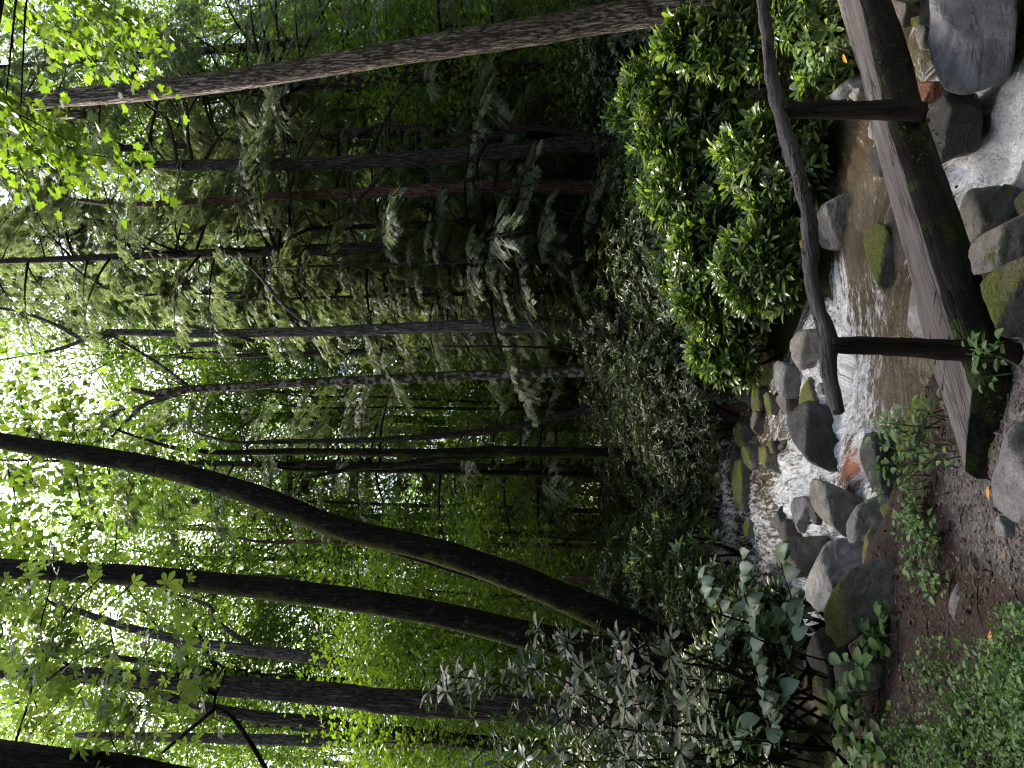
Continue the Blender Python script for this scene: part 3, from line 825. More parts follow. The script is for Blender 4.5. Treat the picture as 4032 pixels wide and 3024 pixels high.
rock(3, [(1330, 1560), (1400, 1440), (1550, 1310), (1605, 1400), (1530, 1600), (1480, 1720), (1340, 1740), (1310, 1650)], -.22, 'smooth grey boulder sloping into the water beside the pointed one', 'grey', y=6.1, th=.8, top=.75)
rock(3, [(1420, 980), (1470, 860), (1550, 850), (1600, 900), (1700, 1300), (1790, 1430), (1780, 1480), (1620, 1420), (1530, 1290), (1450, 1120)], -.22, 'long black boulder at the water edge below the leafy weeds', 'dark', y=5.7, th=.6, top=.7)
rock(3, [(1720, 870), (1780, 720), (1880, 560), (1960, 530), (2100, 580), (2090, 700), (1950, 800), (1860, 1050), (1760, 1000)], -.2, 'mossy lichen spotted slab at the pool near edge', 'mossy', y=5.0, th=.8, top=.7)
rock(3, [(1590, 1450), (1680, 1390), (1800, 1480), (1880, 1560), (1850, 1690), (1720, 1680), (1640, 1570)], -.1, 'moss green low rock between weeds and smooth grey boulder', 'mossy', y=5.5)
rock(3, [(850, 1390), (980, 1360), (1010, 1480), (990, 1640), (920, 1640), (870, 1500)], -.05, 'dark grey flat sided rock in the left cascade', 'grey')
rock(3, [(700, 1560), (780, 1440), (815, 1470), (800, 1600), (740, 1620)], .05, 'small dark rock upstream of the flat sided rock', 'dark', name='rock')
rock(3, [(735, 1620), (830, 1540), (910, 1600), (920, 1700), (800, 1730)], .0, 'brown pointed rock left of the flat sided rock', 'brown', name='rock')
rock(3, [(465, 1570), (520, 1545), (545, 1600), (540, 1700), (480, 1690)], .2, 'small moss tinted rock in the white water at upper left', 'mossy', name='rock')
rock(4, [(1295, 350), (1310, 270), (1360, 440), (1370, 560), (1320, 540)], -.1, 'pale thin stone against the back of the log end', 'grey', y=4.6, name='stone')
rock(4, [(1130, 60), (1180, 0), (1250, 60), (1310, 210), (1300, 260), (1230, 200)], -.25, 'mossy ledge stone at the pool edge left of the left post', 'mossy', y=5.0, name='stone')
rock(4, [(1020, 1060), (1100, 1050), (1190, 1060), (1220, 1180), (1160, 1250), (1030, 1240)], -.05, 'flat mossy stone among weeds at the trail edge', 'mossy', y=5.0, name='stone')
rock(5, [(730, 290), (760, 240), (860, 190), (970, 185), (985, 300), (970, 420), (850, 430), (760, 380)], -.05, 'dark boulder with mossy shoulder at the left stream edge', 'mossy', y=7.4)
rock(5, [(925, 590), (960, 420), (1060, 230), (1110, 190), (1210, 230), (1280, 360), (1260, 420), (1150, 500), (1060, 640), (980, 650)], -.15, 'pale topped grey boulder leaning left of the smooth grey boulder', 'grey', y=6.3, th=.8, top=.7)
rock(5, [(1285, 330), (1310, 180), (1345, 130), (1390, 250), (1380, 340), (1300, 370)], -.1, 'mossy rounded rock behind the large mossy tan boulder', 'yellow_moss', y=5.9, name='rock')
rock(5, [(1370, 150), (1410, 180), (1460, 330), (1430, 345), (1385, 250)], -.08, 'thin mossy stone standing beside the mossy rounded rock', 'mossy', y=5.75, name='stone')
rock(5, [(1040, 880), (1055, 650), (1120, 520), (1240, 400), (1350, 335), (1440, 400), (1450, 500), (1420, 640), (1310, 740), (1240, 830), (1080, 940)], -.02, 'large boulder half moss half bare tan beside the trail', 'mossy', y=5.3, th=.75, top=.72)
rock(5, [(930, 940), (960, 850), (1030, 770), (1060, 850), (1080, 960), (1110, 1010), (1060, 1080), (980, 1020)], -.02, 'dark grey rounded rock left of the half mossy boulder', 'dark', y=5.6, name='rock')
rock(5, [(1090, 1060), (1130, 990), (1240, 970), (1310, 1000), (1320, 1120), (1260, 1190), (1140, 1160)], .0, 'grey brown rock with faint moss above the round leaved plant', 'tan', y=5.3, name='rock')
rock(5, [(970, 1100), (1010, 1060), (1080, 1100), (1110, 1260), (1060, 1310), (985, 1260)], .0, 'mossy rock in shade behind the crooked root', 'mossy', y=5.7, name='rock')
rock(4, [(1650, 1130), (1700, 860), (1760, 640), (1900, 420), (2050, 380), (2080, 900), (2060, 1250), (1930, 1400), (1800, 1350), (1700, 1240)], -.1, 'large grey boulder at the near edge of the trail by the log end', 'grey', y=3.3, th=.6, top=.6, p=9)
rock(4, [(1630, 720), (1690, 690), (1720, 760), (1700, 900), (1650, 900)], -.05, 'small mossy stone between the log end and the large grey boulder', 'yellow_moss', y=3.75, name='stone')
rock(6, [(700, 640), (720, 560), (760, 480), (820, 480), (830, 600), (800, 720), (740, 750)], -.02, 'flat grey stepping stone set in the trail', 'grey', th=.7, top=.5, y=4.05, sink=.08)
rock(6, [(830, 390), (850, 320), (890, 330), (900, 410), (860, 440)], -.01, 'small dark cobble in the trail right of the stepping stone', 'brown', y=3.95, name='cobble', sink=.05)
rock(6, [(1000, 100), (1030, 50), (1070, 90), (1060, 180), (1010, 180)], -.01, 'greyish cobble near the large grey boulder in the trail', 'grey', y=3.55, name='cobble', sink=.05)

# ------------------------------------------------------------------ footbridge: log, posts and handrail
br = thing('footbridge', 'hewn log footbridge with two dark posts and a crooked handrail', 'footbridge', (0.9, 4.5, -.15))
BO = np.array((0.9, 4.5, -.15))
A = np.array((-.30, 3.70, 0)); Bp = np.array((3.75, 6.62, 0)); L = np.linalg.norm(Bp - A)
ex = (Bp - A) / L; ey = np.array((-ex[1], ex[0], 0))
# cross-section stations; local frame x along, y to the far side
nst = 90; xs = np.linspace(0, L, nst)
V = []; ptop, pside = [], []
zt = .095
for i, x in enumerate(xs):
    t = x / L
    wig = .03 * math.sin(t * 5.2 + .5) + .012 * math.sin(t * 17)
    wd = .135 + .012 * math.sin(t * 8 + 1)
    nz = lambda k: .012 * float(noise3(np.array((x * 3.1, k * 2.7, 4.0)), 5)) + .006 * float(noise3(np.array((x * 11, k * 3.7, 1.0)), 6))
    xo_f, xo_b = (0.13 - 0.13 * 0, 0) if i == 0 else (0, 0)
    ring = []
    zz = zt - .03 * t + .01 * math.sin(t * 6)
    prof = [(-wd, zz + nz(1) * .4), (-wd * .33, zz + .006), (wd * .33, zz + .006), (wd, zz + nz(2) * .4),
            (wd + .03, zz - .05), (wd + .035, zz - .13), (wd * .8, zz - .22), (0, zz - .27), (-wd * .8, zz - .24), (-wd - .04 + nz(3), zz - .15), (-wd - .03 + nz(4), zz - .05)]
    for k, (yy, z) in enumerate(prof):
        sk = 0.0
        if i < 8: sk = (1 - i / 8) * (.26 * (wd - yy) / (2 * wd)) * 1.0 - 0.02 * (1 - i / 8)
        ring.append((x + sk, yy + wig + nz(k + 10), z))
    V.append(ring)
V = np.array(V); K = V.shape[1]
Vw = V.reshape(-1, 3)
def seam(strip, closed_ends=False):
    f = []
    for i in range(nst - 1):
        for a, b in strip:
            f.append((i * K + a, (i + 1) * K + a, (i + 1) * K + b, i * K + b))
    return f
ftop = seam([(0, 1), (1, 2), (2, 3)]); fside = seam([(k, (k + 1) % K) for k in range(3, K)])
lo = bpy.data.objects.new('log_frame', None)
mrot = Matrix(((ex[0], ey[0], 0, A[0]), (ex[1], ey[1], 0, A[1]), (0, 0, 1, 0), (0, 0, 0, 1)))
bpy.data.objects.remove(lo)
cap = [[0] + list(range(0, 0))]
lme = bpy.data.meshes.new('log_beam')
lme.from_pydata([tuple(p) for p in Vw], [], ftop + fside + [tuple(range(K))[::1], tuple((nst - 1) * K + k for k in range(K))[::-1]])
lme.materials.append(M['log_top']); lme.materials.append(M['log_side'])
for i, pl in enumerate(lme.polygons):
    pl.material_index = 0 if i < len(ftop) else 1
    pl.use_smooth = i < len(ftop) + len(fside)
lme.update()
log = obj('log_beam', lme, None, br); log.matrix_basis = Matrix.Translation(-Vector(BO)) @ mrot
log['label'] = 'massive log with flat grey walking surface and dark mossy sides'
r = np.random.default_rng(33); n = 1500
mx = r.random(n) * L; mz = zt - .03 - .2 * r.random(n) ** 1.2; mk = fbm(np.column_stack((mx * 2.5, mz * 6, 0 * mx)), 3, 44) > .1
mx, mz = mx[mk], mz[mk]; my = -.135 - .03 * np.clip((zt - mz) / .1, 0, 1) + .03 * np.sin(mx / L * 5.2 + .5)
mp3 = np.column_stack((mx, my, mz)); v, f = cloud(*LEAF2, mp3, unit(r.normal(size=mp3.shape) + np.array((0, -.5, 0))), unit(r.normal(size=mp3.shape) + np.array((0, -1.0, .6))), .012 + .02 * r.random(len(mp3)))
mo = tag(obj('moss', make_mesh('moss', v, f, True), M['moss_tuft'], br), kind='stuff'); mo.matrix_basis = log.matrix_basis.copy()
# saw cuts across the walking surface near the end
for x, x2 in ((.44, .60), (.60, .76), (.72, .90)):
    q = Geo(); q.add(*tube([(x2, -.118 + .035, zt + .004), (x, .13 + .02, zt + .004)], [.006, .006], 5, 1))
    c_ = obj('saw_cut', q.mesh('saw_cut'), M['post'], br); c_.matrix_basis = log.matrix_basis.copy()


def along_x(pts, rad, name, mat, parent, off, sides=14, sub=6, rough=.12, seed=1, freq=4.0, squash=1.0):
    """a tube whose object space has the grain along X"""
    pts = np.asarray(pts, float); d = unit(pts[-1] - pts[0]); ref = np.array((0, 0, 1.0)) if abs(d[2]) < .9 else np.array((0, 1.0, 0))
    yv = unit(np.cross(ref, d)); zv = np.cross(d, yv)
    Rm = np.stack((d, yv, zv), -1)
    loc = (pts - pts[0]) @ Rm
    v, f = tube(loc, rad, sides, sub, rough, seed, freq, squash)
    o = obj(name, make_mesh(name, v, f), mat, parent)
    mm = Matrix([[*Rm[i], pts[0][i] - off[i]] for i in range(3)] + [[0, 0, 0, 1]])
    o.matrix_basis = mm
    return o


mp_ = MPP(1660, 3600, 3.62)
along_x([P(1628, 4010, 3.62), P(1640, 3850, 3.63), P(1652, 3650, 3.63), P(1662, 3450, 3.63), P(1664, 3275, 3.63)], np.array([43, 42, 38, 36, 35]) * mp_, 'post', M['post'], br, BO, 20, 10, .12, 3, 9.0)
mp_ = MPP(2590, 3400, 4.85)
along_x([P(2582, 3640, 4.85), P(2588, 3500, 4.85), P(2592, 3300, 4.86), P(2590, 3085, 4.86)], np.array([40, 38, 35, 33]) * mp_, 'post', M['post'], br, BO, 20, 10, .12, 8, 9.0)
# handrail: picture column u, row v, thickness
rail = [(1402, 3302, 50), (1440, 3290, 58), (1560, 3262, 62), (1690, 3262, 66), (1790, 3230, 60), (1920, 3196, 62), (2060, 3192, 62), (2180, 3180, 60), (2330, 3145, 56), (2480, 3098, 58), (2590, 3070, 56), (2700, 3044, 60), (2800, 3030, 48), (2920, 3016, 46), (3060, 3000, 46), (3300, 2975, 50)]
rp, rr = [], []
for u, v, wd in rail:
    y = 3.69 + (u - 1632) / (2590 - 1632) * 1.21
    d = ray(u, v)
    # the rail runs along the line of the posts
    a0 = P(1660, 3290, 3.66)[:2]; a1 = P(2590, 3090, 4.88)[:2]; dv = a1 - a0
    # intersect the view ray with the vertical plane through the posts
    t = (a0[0] * dv[1] - a0[1] * dv[0]) / (d[0] * dv[1] - d[1] * dv[0])
    rp.append(np.array((d[0] * t, d[1] * t, CAMZ + d[2] * t))); rr.append(wd / 2 * t / FPX)
along_x(rp, rr, 'handrail', M['rail'], br, BO, 22, 8, .2, 12, 8.0)

# ------------------------------------------------------------------ trees
def px_path(pts, y, dy=0.0):
    """(v, u, width in px) -> points and radii at y metres ahead, leaning by dy over the run"""
    pp, rr = [], []
    for k, (v, u, wd) in enumerate(pts):
        yy = y + dy * k / max(1, len(pts) - 1)
        pp.append(P(u, v, yy)); rr.append(wd / 2 * .9 * MPP(u, v, yy))
    return pp, rr


def extend(pp, rr, ztop):
    d = unit(pp[-1] - pp[-2]); d = unit(d + np.array((0, 0, .6)))
    q = pp[-1].copy(); h = ztop - q[2]
    if h > .5:
        pp = pp + [q + d * h * .5 / d[2], q + (d + np.array((.1, .1, 0))) * h / d[2]]; rr = rr + [rr[-1] * .75, rr[-1] * .3]
    return pp, rr


def branches_rand(root, base, pts, n, L, mat, rs, droop=0.0, r0=.02, sub=True):
    pts = np.asarray(pts)
    for k in range(n):
        i = rs.integers(0, len(pts) - 1); t = rs.random(); p = pts[i] * (1 - t) + pts[i + 1] * t
        a = rs.random() * 6.28; l = L * (.5 + .8 * rs.random())
        d = np.array((math.cos(a), math.sin(a) * .7, rs.normal() * .35))
        q = [p]; dd = d.copy()
        for s_ in range(4):
            dd = unit(dd + rs.normal(size=3) * .35 + np.array((0, 0, -droop))); q.append(q[-1] + dd * l / 4)
        ge = Geo(); ge.add(*tube(q, [r0, r0 * .8, r0 * .6, r0 * .4, r0 * .15], 6, 3, .1, k))
        if sub:
            for s_ in range(3):
                b = q[1 + s_]; e = unit(rs.normal(size=3) + dd * .5)
                ge.add(*tube([b, b + e * l * .2, b + (e + rs.normal(size=3) * .3) * l * .42], [r0 * .4, r0 * .3, r0 * .1], 5, 2))
        obj('branch', ge.mesh('branch', base), mat, root)


def leaf_clump_cloud(centers, per, spread, size, tmpl, r, flat=.45):
    n = len(centers) * per
    c = np.repeat(np.asarray(centers), per, 0)
    pos = c + r.normal(size=(n, 3)) * np.array((spread, spread, spread * flat))
    d = unit(r.normal(size=(n, 3)) * np.array((1, 1, .35)) + np.array((0, 0, -.25)))
    nn = unit(np.array((0, 0, 1.0)) + r.normal(size=(n, 3)) * .45)
    return cloud(*tmpl, pos, d, nn, size * (.7 + .6 * r.random(n)))


def crown_mesh(name, rx, h, ncl, per, size, seed, spread=.42, tmpl=LEAF2):
    r = np.random.default_rng(seed)
    u = rand_dirs(ncl, r) * (r.random((ncl, 1)) ** .38)
    c = u * np.array((rx, rx, h / 2)) + np.array((0, 0, h / 2))
    taper = .55 + .45 * np.sin(np.clip(c[:, 2] / h, 0, 1) * math.pi)
    c[:, :2] *= taper[:, None]
    v, f = leaf_clump_cloud(c, per, spread, size, tmpl, r)
    return make_mesh(name, v, f, False), c


def limb_geo(cents, zt0, zt1, r0, rs, nmax=26):
    ge = Geo(); pick = cents[rs.permutation(len(cents))[:nmax]]
    for c in pick:
        z = max(zt0, min(zt1, c[2] - .5 * np.hypot(c[0], c[1]) - .3)); a = np.array((0, 0, z))
        m = (a + c) / 2 + rs.normal(size=3) * .25 + np.array((0, 0, .15))
        ge.add(*tube([a, m, c], [r0, r0 * .6, r0 * .15], 5, 3))
    return ge


# prototypes: a trunk, limbs and a crown, origin at the foot
PROT = []


def proto_broadleaf(height_, z0, rx, ncl, per, size, trunk_r, seed, leafmat='canopy', barkmat='bark_brown', name='broadleaf_tree', spread=.42):
    r = np.random.default_rng(seed)
    root = thing(name, 'x', 'tree')
    bend = r.normal(size=(5, 2)) * .12
    zs = np.linspace(-.4, height_ * .93, 5)
    pts = np.stack((bend[:, 0] * zs / 8, bend[:, 1] * zs / 8, zs), -1)
    ge = Geo(); ge.add(*tube(pts, [trunk_r * 1.25, trunk_r, trunk_r * .8, trunk_r * .5, trunk_r * .15], 10, 6, .08, seed, 2.0))
    obj('trunk', ge.mesh('trunk'), M[barkmat], root)
    me, c = crown_mesh('crown', rx, height_ - z0, ncl, per, size, seed, spread)
    v = np.zeros(len(me.vertices) * 3, np.float32); me.vertices.foreach_get('co', v); v = v.reshape(-1, 3); v[:, 2] += z0; me.vertices.foreach_set('co', v.ravel())
    c = c + np.array((0, 0, z0))
    obj('crown', me, M[leafmat], root)
    tag(obj('limbs', limb_geo(c, z0 * .8, height_ * .9, trunk_r * .3, r).mesh('limbs'), M[barkmat], root), kind='stuff')
    return root


def hemlock_geo(zs, Lmax, nb, per, size, seed, droop=.35):
    """boughs round a straight stem: wood and needle sprays"""
    r = np.random.default_rng(seed); wood = Geo(); P_, D_, N_, S_ = [], [], [], []
    for k in range(nb):
        t = r.random(); z = zs[0] + (zs[1] - zs[0]) * t
        l = Lmax * (1 - .75 * t ** 1.3) * (.65 + .5 * r.random()); a = r.random() * 6.28
        hd = np.array((math.cos(a), math.sin(a), 0)); q = []
        for s_ in np.linspace(0, 1, 5):
            q.append(np.array((0, 0, z)) + hd * l * s_ + np.array((0, 0, l * (.12 * s_ - droop * s_ * s_))))
        wood.add(*tube(q, [.025 * l / 2, .018 * l / 2, .012 * l / 2, .007, .003], 5, 2))
        for j in range(per):
            s_ = .18 + .82 * r.random() ** .8; i = min(3, int(s_ * 4)); fr = s_ * 4 - i
            p = q[i] * (1 - fr) + q[i + 1] * fr
            side = np.array((-hd[1], hd[0], 0)) * (1 if r.random() < .5 else -1)
            d = unit(hd * (.35 + .6 * r.random()) + side * (.3 + r.random()) + np.array((0, 0, -.25 - .35 * r.random())))
            p = p + d * r.random() * .22 * l * (1 - s_ * .6)
            P_.append(p); D_.append(d); N_.append(unit(np.array((0, 0, 1)) + r.normal(size=3) * .25)); S_.append(size * (.7 + .6 * r.random()))
    v, f = cloud(*SPRAY, np.array(P_), np.array(D_), np.array(N_), np.array(S_))
    return wood, (v, f)


def proto_hemlock(height_, z0, Lmax, nb, per, size, trunk_r, seed):
    root = thing('hemlock_tree', 'x', 'tree')
    ge = Geo(); ge.add(*tube([(0, 0, -.4), (0, 0, height_ * .4), (.05, 0, height_)], [trunk_r * 1.2, trunk_r * .8, .02], 9, 6, .06, seed, 2))
    obj('trunk', ge.mesh('trunk'), M['bark_brown'], root)
    wood, (v, f) = hemlock_geo((z0, height_), Lmax, nb, per, size, seed)
    tag(obj('boughs', wood.mesh('boughs'), M['twig'], root), kind='stuff')
    obj('crown', make_mesh('crown', v, f, False), M['hemlock'], root)
    return root


def place(proto, x, y, label, group, s=1.0, rot=None, first=[set()]):
    k = proto.name
    if k not in first[0]: first[0].add(k); o = proto
    else: o = copy_tree(proto)
    o.location = (x, y, gz(x, y) - .05); o.rotation_euler = (0, 0, random.random() * 6.28 if rot is None else rot); o.scale = (s, s, s * (.9 + .2 * random.random()))
    o['label'] = label; o['group'] = group
    return o


tallA = proto_broadleaf(24, 8.5, 3.6, 120, 84, .15, .13, 1)
tallB = proto_broadleaf(21, 6.5, 3.2, 110, 80, .15, .11, 2, 'bright', 'bark_grey')
midA = proto_broadleaf(11, 1.6, 2.3, 95, 120, .13, .07, 3, 'bright', name='understorey_tree', spread=.36)
midB = proto_broadleaf(8, 1.0, 2.0, 75, 120, .12, .05, 4, 'canopy', name='understorey_tree', spread=.36)
hemA = proto_hemlock(19, 3.2, 3.2, 85, 66, .23, .13, 5)
hemB = proto_hemlock(12, 1.6, 2.4, 76, 76, .21, .08, 6)

GL = 'tall broadleaf trees of the forest beyond the stream'
GM = 'slender understorey trees beyond the stream'
GH = 'hemlock trees beyond the stream'
LL = 'tall broadleaf tree with sunlit green crown in the forest beyond the stream'
LM = 'slender understorey tree with bright leaves beyond the stream'
LH = 'dark hemlock with drooping sprays in the forest beyond the stream'
# tall ones, rows from 19 m to 60 m
rs = np.random.default_rng(5)
for y0, n in ((21, 6), (27, 7), (34, 8), (44, 10), (56, 12)):
    half = y0 * .62
    for k in range(n):
        x = -half + 2 * half * (k + .5) / n + rs.normal() * half / n * .5; y = y0 + rs.normal() * 1.6
        place(tallA if rs.random() < .5 else tallB, x, y, LL, GL, .85 + .35 * rs.random())
for y0, n in ((17, 5), (22, 6), (28, 7), (37, 9), (50, 11)):
    half = y0 * .6
    for k in range(n):
        x = -half + 2 * half * (k + .5) / n + rs.normal() * half / n * .6; y = y0 + rs.normal() * 1.5
        if abs(x + 2.5) < 1.2 and y < 20: x += 2
        if y < 26 and .06 < x / y < .36 and rs.random() < .5: continue
        place(midA if rs.random() < .55 else midB, x, y, LM, GM, .8 + .5 * rs.random())
HEM = [(2080, 12.8, .95, hemA, 'taller hemlock behind the young grey green one'), (1900, 14.5, 1.0, hemB, 'smaller hemlock just right of the straight grey trunk'), (2230, 17, 1.1, hemA, 'hemlock behind the reddish trunk'),
       (2560, 15.5, 1.1, hemA, 'hemlock right of the dark trunk with dead branches'), (2780, 13.5, .95, hemA, 'hemlock behind the pale leaning trunk'), (2960, 17, 1.1, hemA, 'hemlock at the far right behind the pale leaning trunk'), (2660, 19, 1.0, hemB, 'small hemlock seen low between the pale trunk and the dark trunk'),
       (1980, 20, 1.2, hemA, 'tall hemlock high behind the drooping grey green one'), (1170, 16, .9, hemA, 'dark hemlock behind the forked trunk'), (1010, 20, 1.0, hemB, 'small dark hemlock right of the right twin trunk'), (1330, 24, 1.0, hemB, 'small hemlock deep between the slanting trunk and the mottled one'), (700, 26, 1.0, hemA, 'hemlock far back between the twin trunks')]
for (u, y, s, pr, lab) in HEM:
    place(pr, P(u, 2400, y)[0], y, lab, GH, s)
for (u, y, s, pr, lab) in ((2010, 11.9, .64, hemB, 'grey green young hemlock with drooping tips between the grey trunk and the reddish trunk'), (1880, 13.4, .7, hemB, 'young hemlock close behind the straight grey trunk'), (2170, 13.8, 1.05, hemB, 'young hemlock in front of the reddish trunk'), (2080, 17.5, 1.1, hemA, 'second tall hemlock behind the young grey green one, higher up'), (1830, 22, 1.1, hemA, 'hemlock far behind the straight grey trunk'), (2780, 21, 1.2, hemA, 'hemlock far behind the pale leaning trunk'), (2500, 27, 1.3, hemA, 'far hemlock behind the dead branches'), (1640, 27, 1.1, hemA, 'far hemlock between the grey and the mottled trunk')):
    place(pr, P(u, 2400, y)[0], y, lab, GH, s)
for u, y, pr in ((1500, 25, tallB), (1900, 22, tallA), (640, 18, tallB), (280, 17.5, tallA), (1180, 25, tallA), (2750, 18, tallA), (60, 20, tallB), (900, 22, tallA), (1720, 31, tallA), (1960, 33, tallB), (2180, 30, tallA), (2420, 34, tallB), (2620, 30, tallA)):
    place(pr, P(u, 2400, y)[0], y, LL, GL, .95)
for u, y in ((1640, 24), (1800, 27), (1950, 25), (2100, 28), (2260, 24), (2450, 27), (2700, 25), (1880, 34), (2150, 36), (2380, 36)):
    place(midA if y % 2 else midB, P(u, 2400, y)[0], y, LM, GM, 1.15)
limeA = proto_broadleaf(6.5, .9, 1.5, 55, 100, .1, .035, 15, 'maple', name='maple_sapling', spread=.34)
for u, y, lab in ((650, 13.5, 'lime green young maple between the twin trunks'), (470, 12.4, 'lime green young maple left of the twin trunks'), (900, 15.5, 'lime green young maple right of the right twin trunk'), (240, 11.6, 'lime green young maple behind the mossy grey brown trunk'), (1450, 20, 'lime green young maple deep between the slanting and the mottled trunk'), (60, 12.5, 'lime green young maple at the far left edge'), (2860, 13, 'lime green young maple behind the pale leaning trunk')):
    place(limeA, P(u, 2400, y)[0], y, lab, 'lime green young maples', 1.0)
for u, y in ((1750, 17.5), (1950, 19), (2150, 17.5), (2350, 18.5), (2560, 17), (2760, 19), (2980, 18)):
    place(midB, P(u, 2400, y)[0], y, LM, GM, .8)
# low growth that closes the view between the far trunks
lowA = proto_broadleaf(6.5, .2, 2.2, 80, 110, .15, .05, 8, 'bright', name='low_tree', spread=.4)
lowB = proto_broadleaf(5.5, .2, 2.3, 80, 110, .15, .05, 9, 'canopy', name='low_tree', spread=.4)
GW = 'low bushy trees far back between the trunks'
for y0, n in ((25, 9), (32, 11), (40, 13), (52, 15), (66, 17)):
    half = y0 * .58
    for k in range(n):
        x = -half + 2 * half * (k + .5) / n + rs.normal() * half / n * .5; y = y0 + rs.normal() * 2
        place(lowA if rs.random() < (.75 if x < 0 else .3) else lowB, x, y, 'low bushy tree far back between the trunks', GW, .9 + .5 * rs.random())
TPX = None
# unseen forest added around and behind the camera to keep the trail dark
GB = 'trees on the slope behind the trail'
for k in range(44):
    ang = R(-0) - R(180) * ((k + .5) / 44); rad = (8.5, 12, 16, 20)[k % 4] + 2 * rs.random()
    x, y = rad * math.cos(ang) * 1.1, rad * math.sin(ang) - 1.5
    pr = (lowB, hemA, midA, hemB, lowA)[k % 5]
    place(pr, x, y, 'forest tree standing on the slope behind the trail', GB, .9 + .4 * rs.random())
for k in range(26):  # unseen rows added close behind to cut flat ambient light
    ang = R(8) - R(196) * ((k + .5) / 26); rad = 6.3 + 1.3 * (k % 2)
    place((lowA, lowB, TPX, lowB)[k % 4] if TPX else lowB, rad * math.cos(ang), rad * math.sin(ang) - .6, 'bushy young tree beside the trail behind the viewpoint', 'young trees behind the viewpoint', .8 + .3 * rs.random())
for x, y in ((-4.6, 2.2), (-5.2, 3.6), (-5.6, 5.2), (-4.9, .6), (-6.4, 6.8)):  # added out of view to keep ambient light off the left bank
    place(lowB, x, y, 'bushy young tree on the left bank just out of view', 'young trees on the left bank', .62)
for x, y, pr in ((-9, 3, hemB), (-10, 6.5, midA), (-11.5, 10, hemA), (-9.5, 9, lowB), (-13, 14, hemA), (9, 3, hemB), (9.5, 7, midA), (11, 11, hemA), (8.5, 9.5, lowB), (13, 15, hemA), (-8, 0, lowB), (8, 0, lowB)):  # added outside the frame to hold back light from the sides
    place(pr, x, y, 'forest tree beside the stream, out at the side of the view', 'trees at the sides of the clearing', 1.0)


def named_tree(name, label, path, y, mat, ztop=15, sides=16, dy=0.0, rough=.06, base_z=None, crown=None, extra=(), down=True):
    pp, rr = px_path(path, y, dy)
    pp = pp[::-1]; rr = rr[::-1]                        # from the foot up
    if down:
        zg = gz(pp[0][0], pp[0][1]) - .15
        if pp[0][2] > zg:
            d = pp[0] - pp[1]; d = d / abs(d[2]); q = pp[0] + d * (pp[0][2] - zg)
            pp = [q] + pp; rr = [rr[0] * 1.25] + rr
    base = pp[0].copy()
    if ztop: pp, rr = extend(pp, rr, ztop)
    root = thing(name, label, 'tree', base)
    ge = Geo(); ge.add(*tube(pp, rr, sides, 8, rough, int(y * 7), 2.2))
    obj('trunk', ge.mesh('trunk', base), mat, root)
    for bp in extra:
        bpts, brr = px_path(bp[0], bp[1] if len(bp) > 1 else y)
        ge = Geo(); ge.add(*tube(bpts, brr, 8, 4, .1, 5, 6)); obj('branch', ge.mesh('branch', base), mat if len(bp) < 3 else bp[2], root)
    if crown:
        me, rx, zc, m, cx, cy = crown
        o = obj('crown', me, m, root); top = pp[-1] - base
        o.location = (top[0] + cx, top[1] + cy, zc - base[2]); o.rotation_euler = (0, 0, random.random() * 6)
    return root, pp, rr, base


crownT, _ = crown_mesh('crown', 3.4, 9, 110, 110, .16, 77)
M_c = M['canopy']
# right foreground: pale trunk leaning left
named_tree('oak_tree', 'thick pale furrowed trunk leaning in at the right edge behind the handrail',
           [(-250, 2600, 68), (0, 2618, 72), (250, 2638, 76), (608, 2668, 80), (1000, 2722, 88), (1337, 2778, 94), (1700, 2838, 106), (2012, 2886, 116), (2350, 2945, 124), (2560, 2975, 128), (2900, 3005, 145)],
           8.4, M['bark_pale'], 17, 28, crown=(crownT, 3.4, 13, M_c, 1.0, 0),
           extra=[([(330, 2575, 40), (150, 2572, 42), (-20, 2570, 40), (-300, 2500, 34)],)])
# left twin trunks
named_tree('mossy_tree', 'dark mossy trunk curving up to the right, right one of the twin trunks at left',
           [(-200, 1340, 70), (0, 1288, 74), (300, 1240, 82), (608, 1188, 88), (1000, 1075, 92), (1344, 944, 98), (1709, 856, 108), (2012, 756, 120), (2377, 601, 132), (2681, 458, 142), (2860, 360, 170)],
           9.6, M['bark_dark'], 16, 24, crown=(crownT, 3.4, 13.5, M_c, -4.5, 2.5))
named_tree('mossy_tree', 'dark mossy trunk rising nearly straight, left one of the twin trunks at left',
           [(-200, 800, 80), (0, 786, 86), (300, 772, 88), (608, 752, 90), (1000, 712, 96), (1337, 670, 103), (1709, 610, 108), (2012, 537, 118), (2377, 450, 140), (2700, 350, 165)],
           9.3, M['bark_dark'], 16, 24, crown=(crownT, 3.4, 13, M_c, -4, 0))
named_tree('mossy_tree', 'grey brown trunk with mossy right side, behind the flowering shrub at left',
           [(-200, 400, 62), (100, 378, 66), (547, 352, 72), (911, 321, 86), (1337, 288, 98), (1526, 263, 104), (2000, 235, 115), (2500, 210, 130)],
           9.0, M['bark_brown'], 15, 20)
named_tree('leaning_tree', 'thin leaning trunk with broken grey bark between the twin trunks and the mossy one',
           [(300, 620, 26), (480, 560, 34), (729, 500, 42), (1000, 462, 50), (1200, 440, 54), (1405, 410, 44), (1650, 385, 44), (1891, 362, 44), (2300, 330, 52)],
           13.5, M['bark_grey'], 14, 12, extra=[([(1010, 462, 24), (850, 580, 20), (820, 640, 14), (640, 700, 8)],), ([(1530, 400, 18), (1440, 470, 20), (1380, 500, 12), (1200, 560, 8)],)])
named_tree('leaning_tree', 'dark slanting trunk at the far left with pale bark patches',
           [(500, 330, 30), (729, 260, 40), (1000, 205, 50), (1300, 175, 54), (1800, 110, 60), (2300, 70, 66)], 12.5, M['bark_brown'], 13, 12)
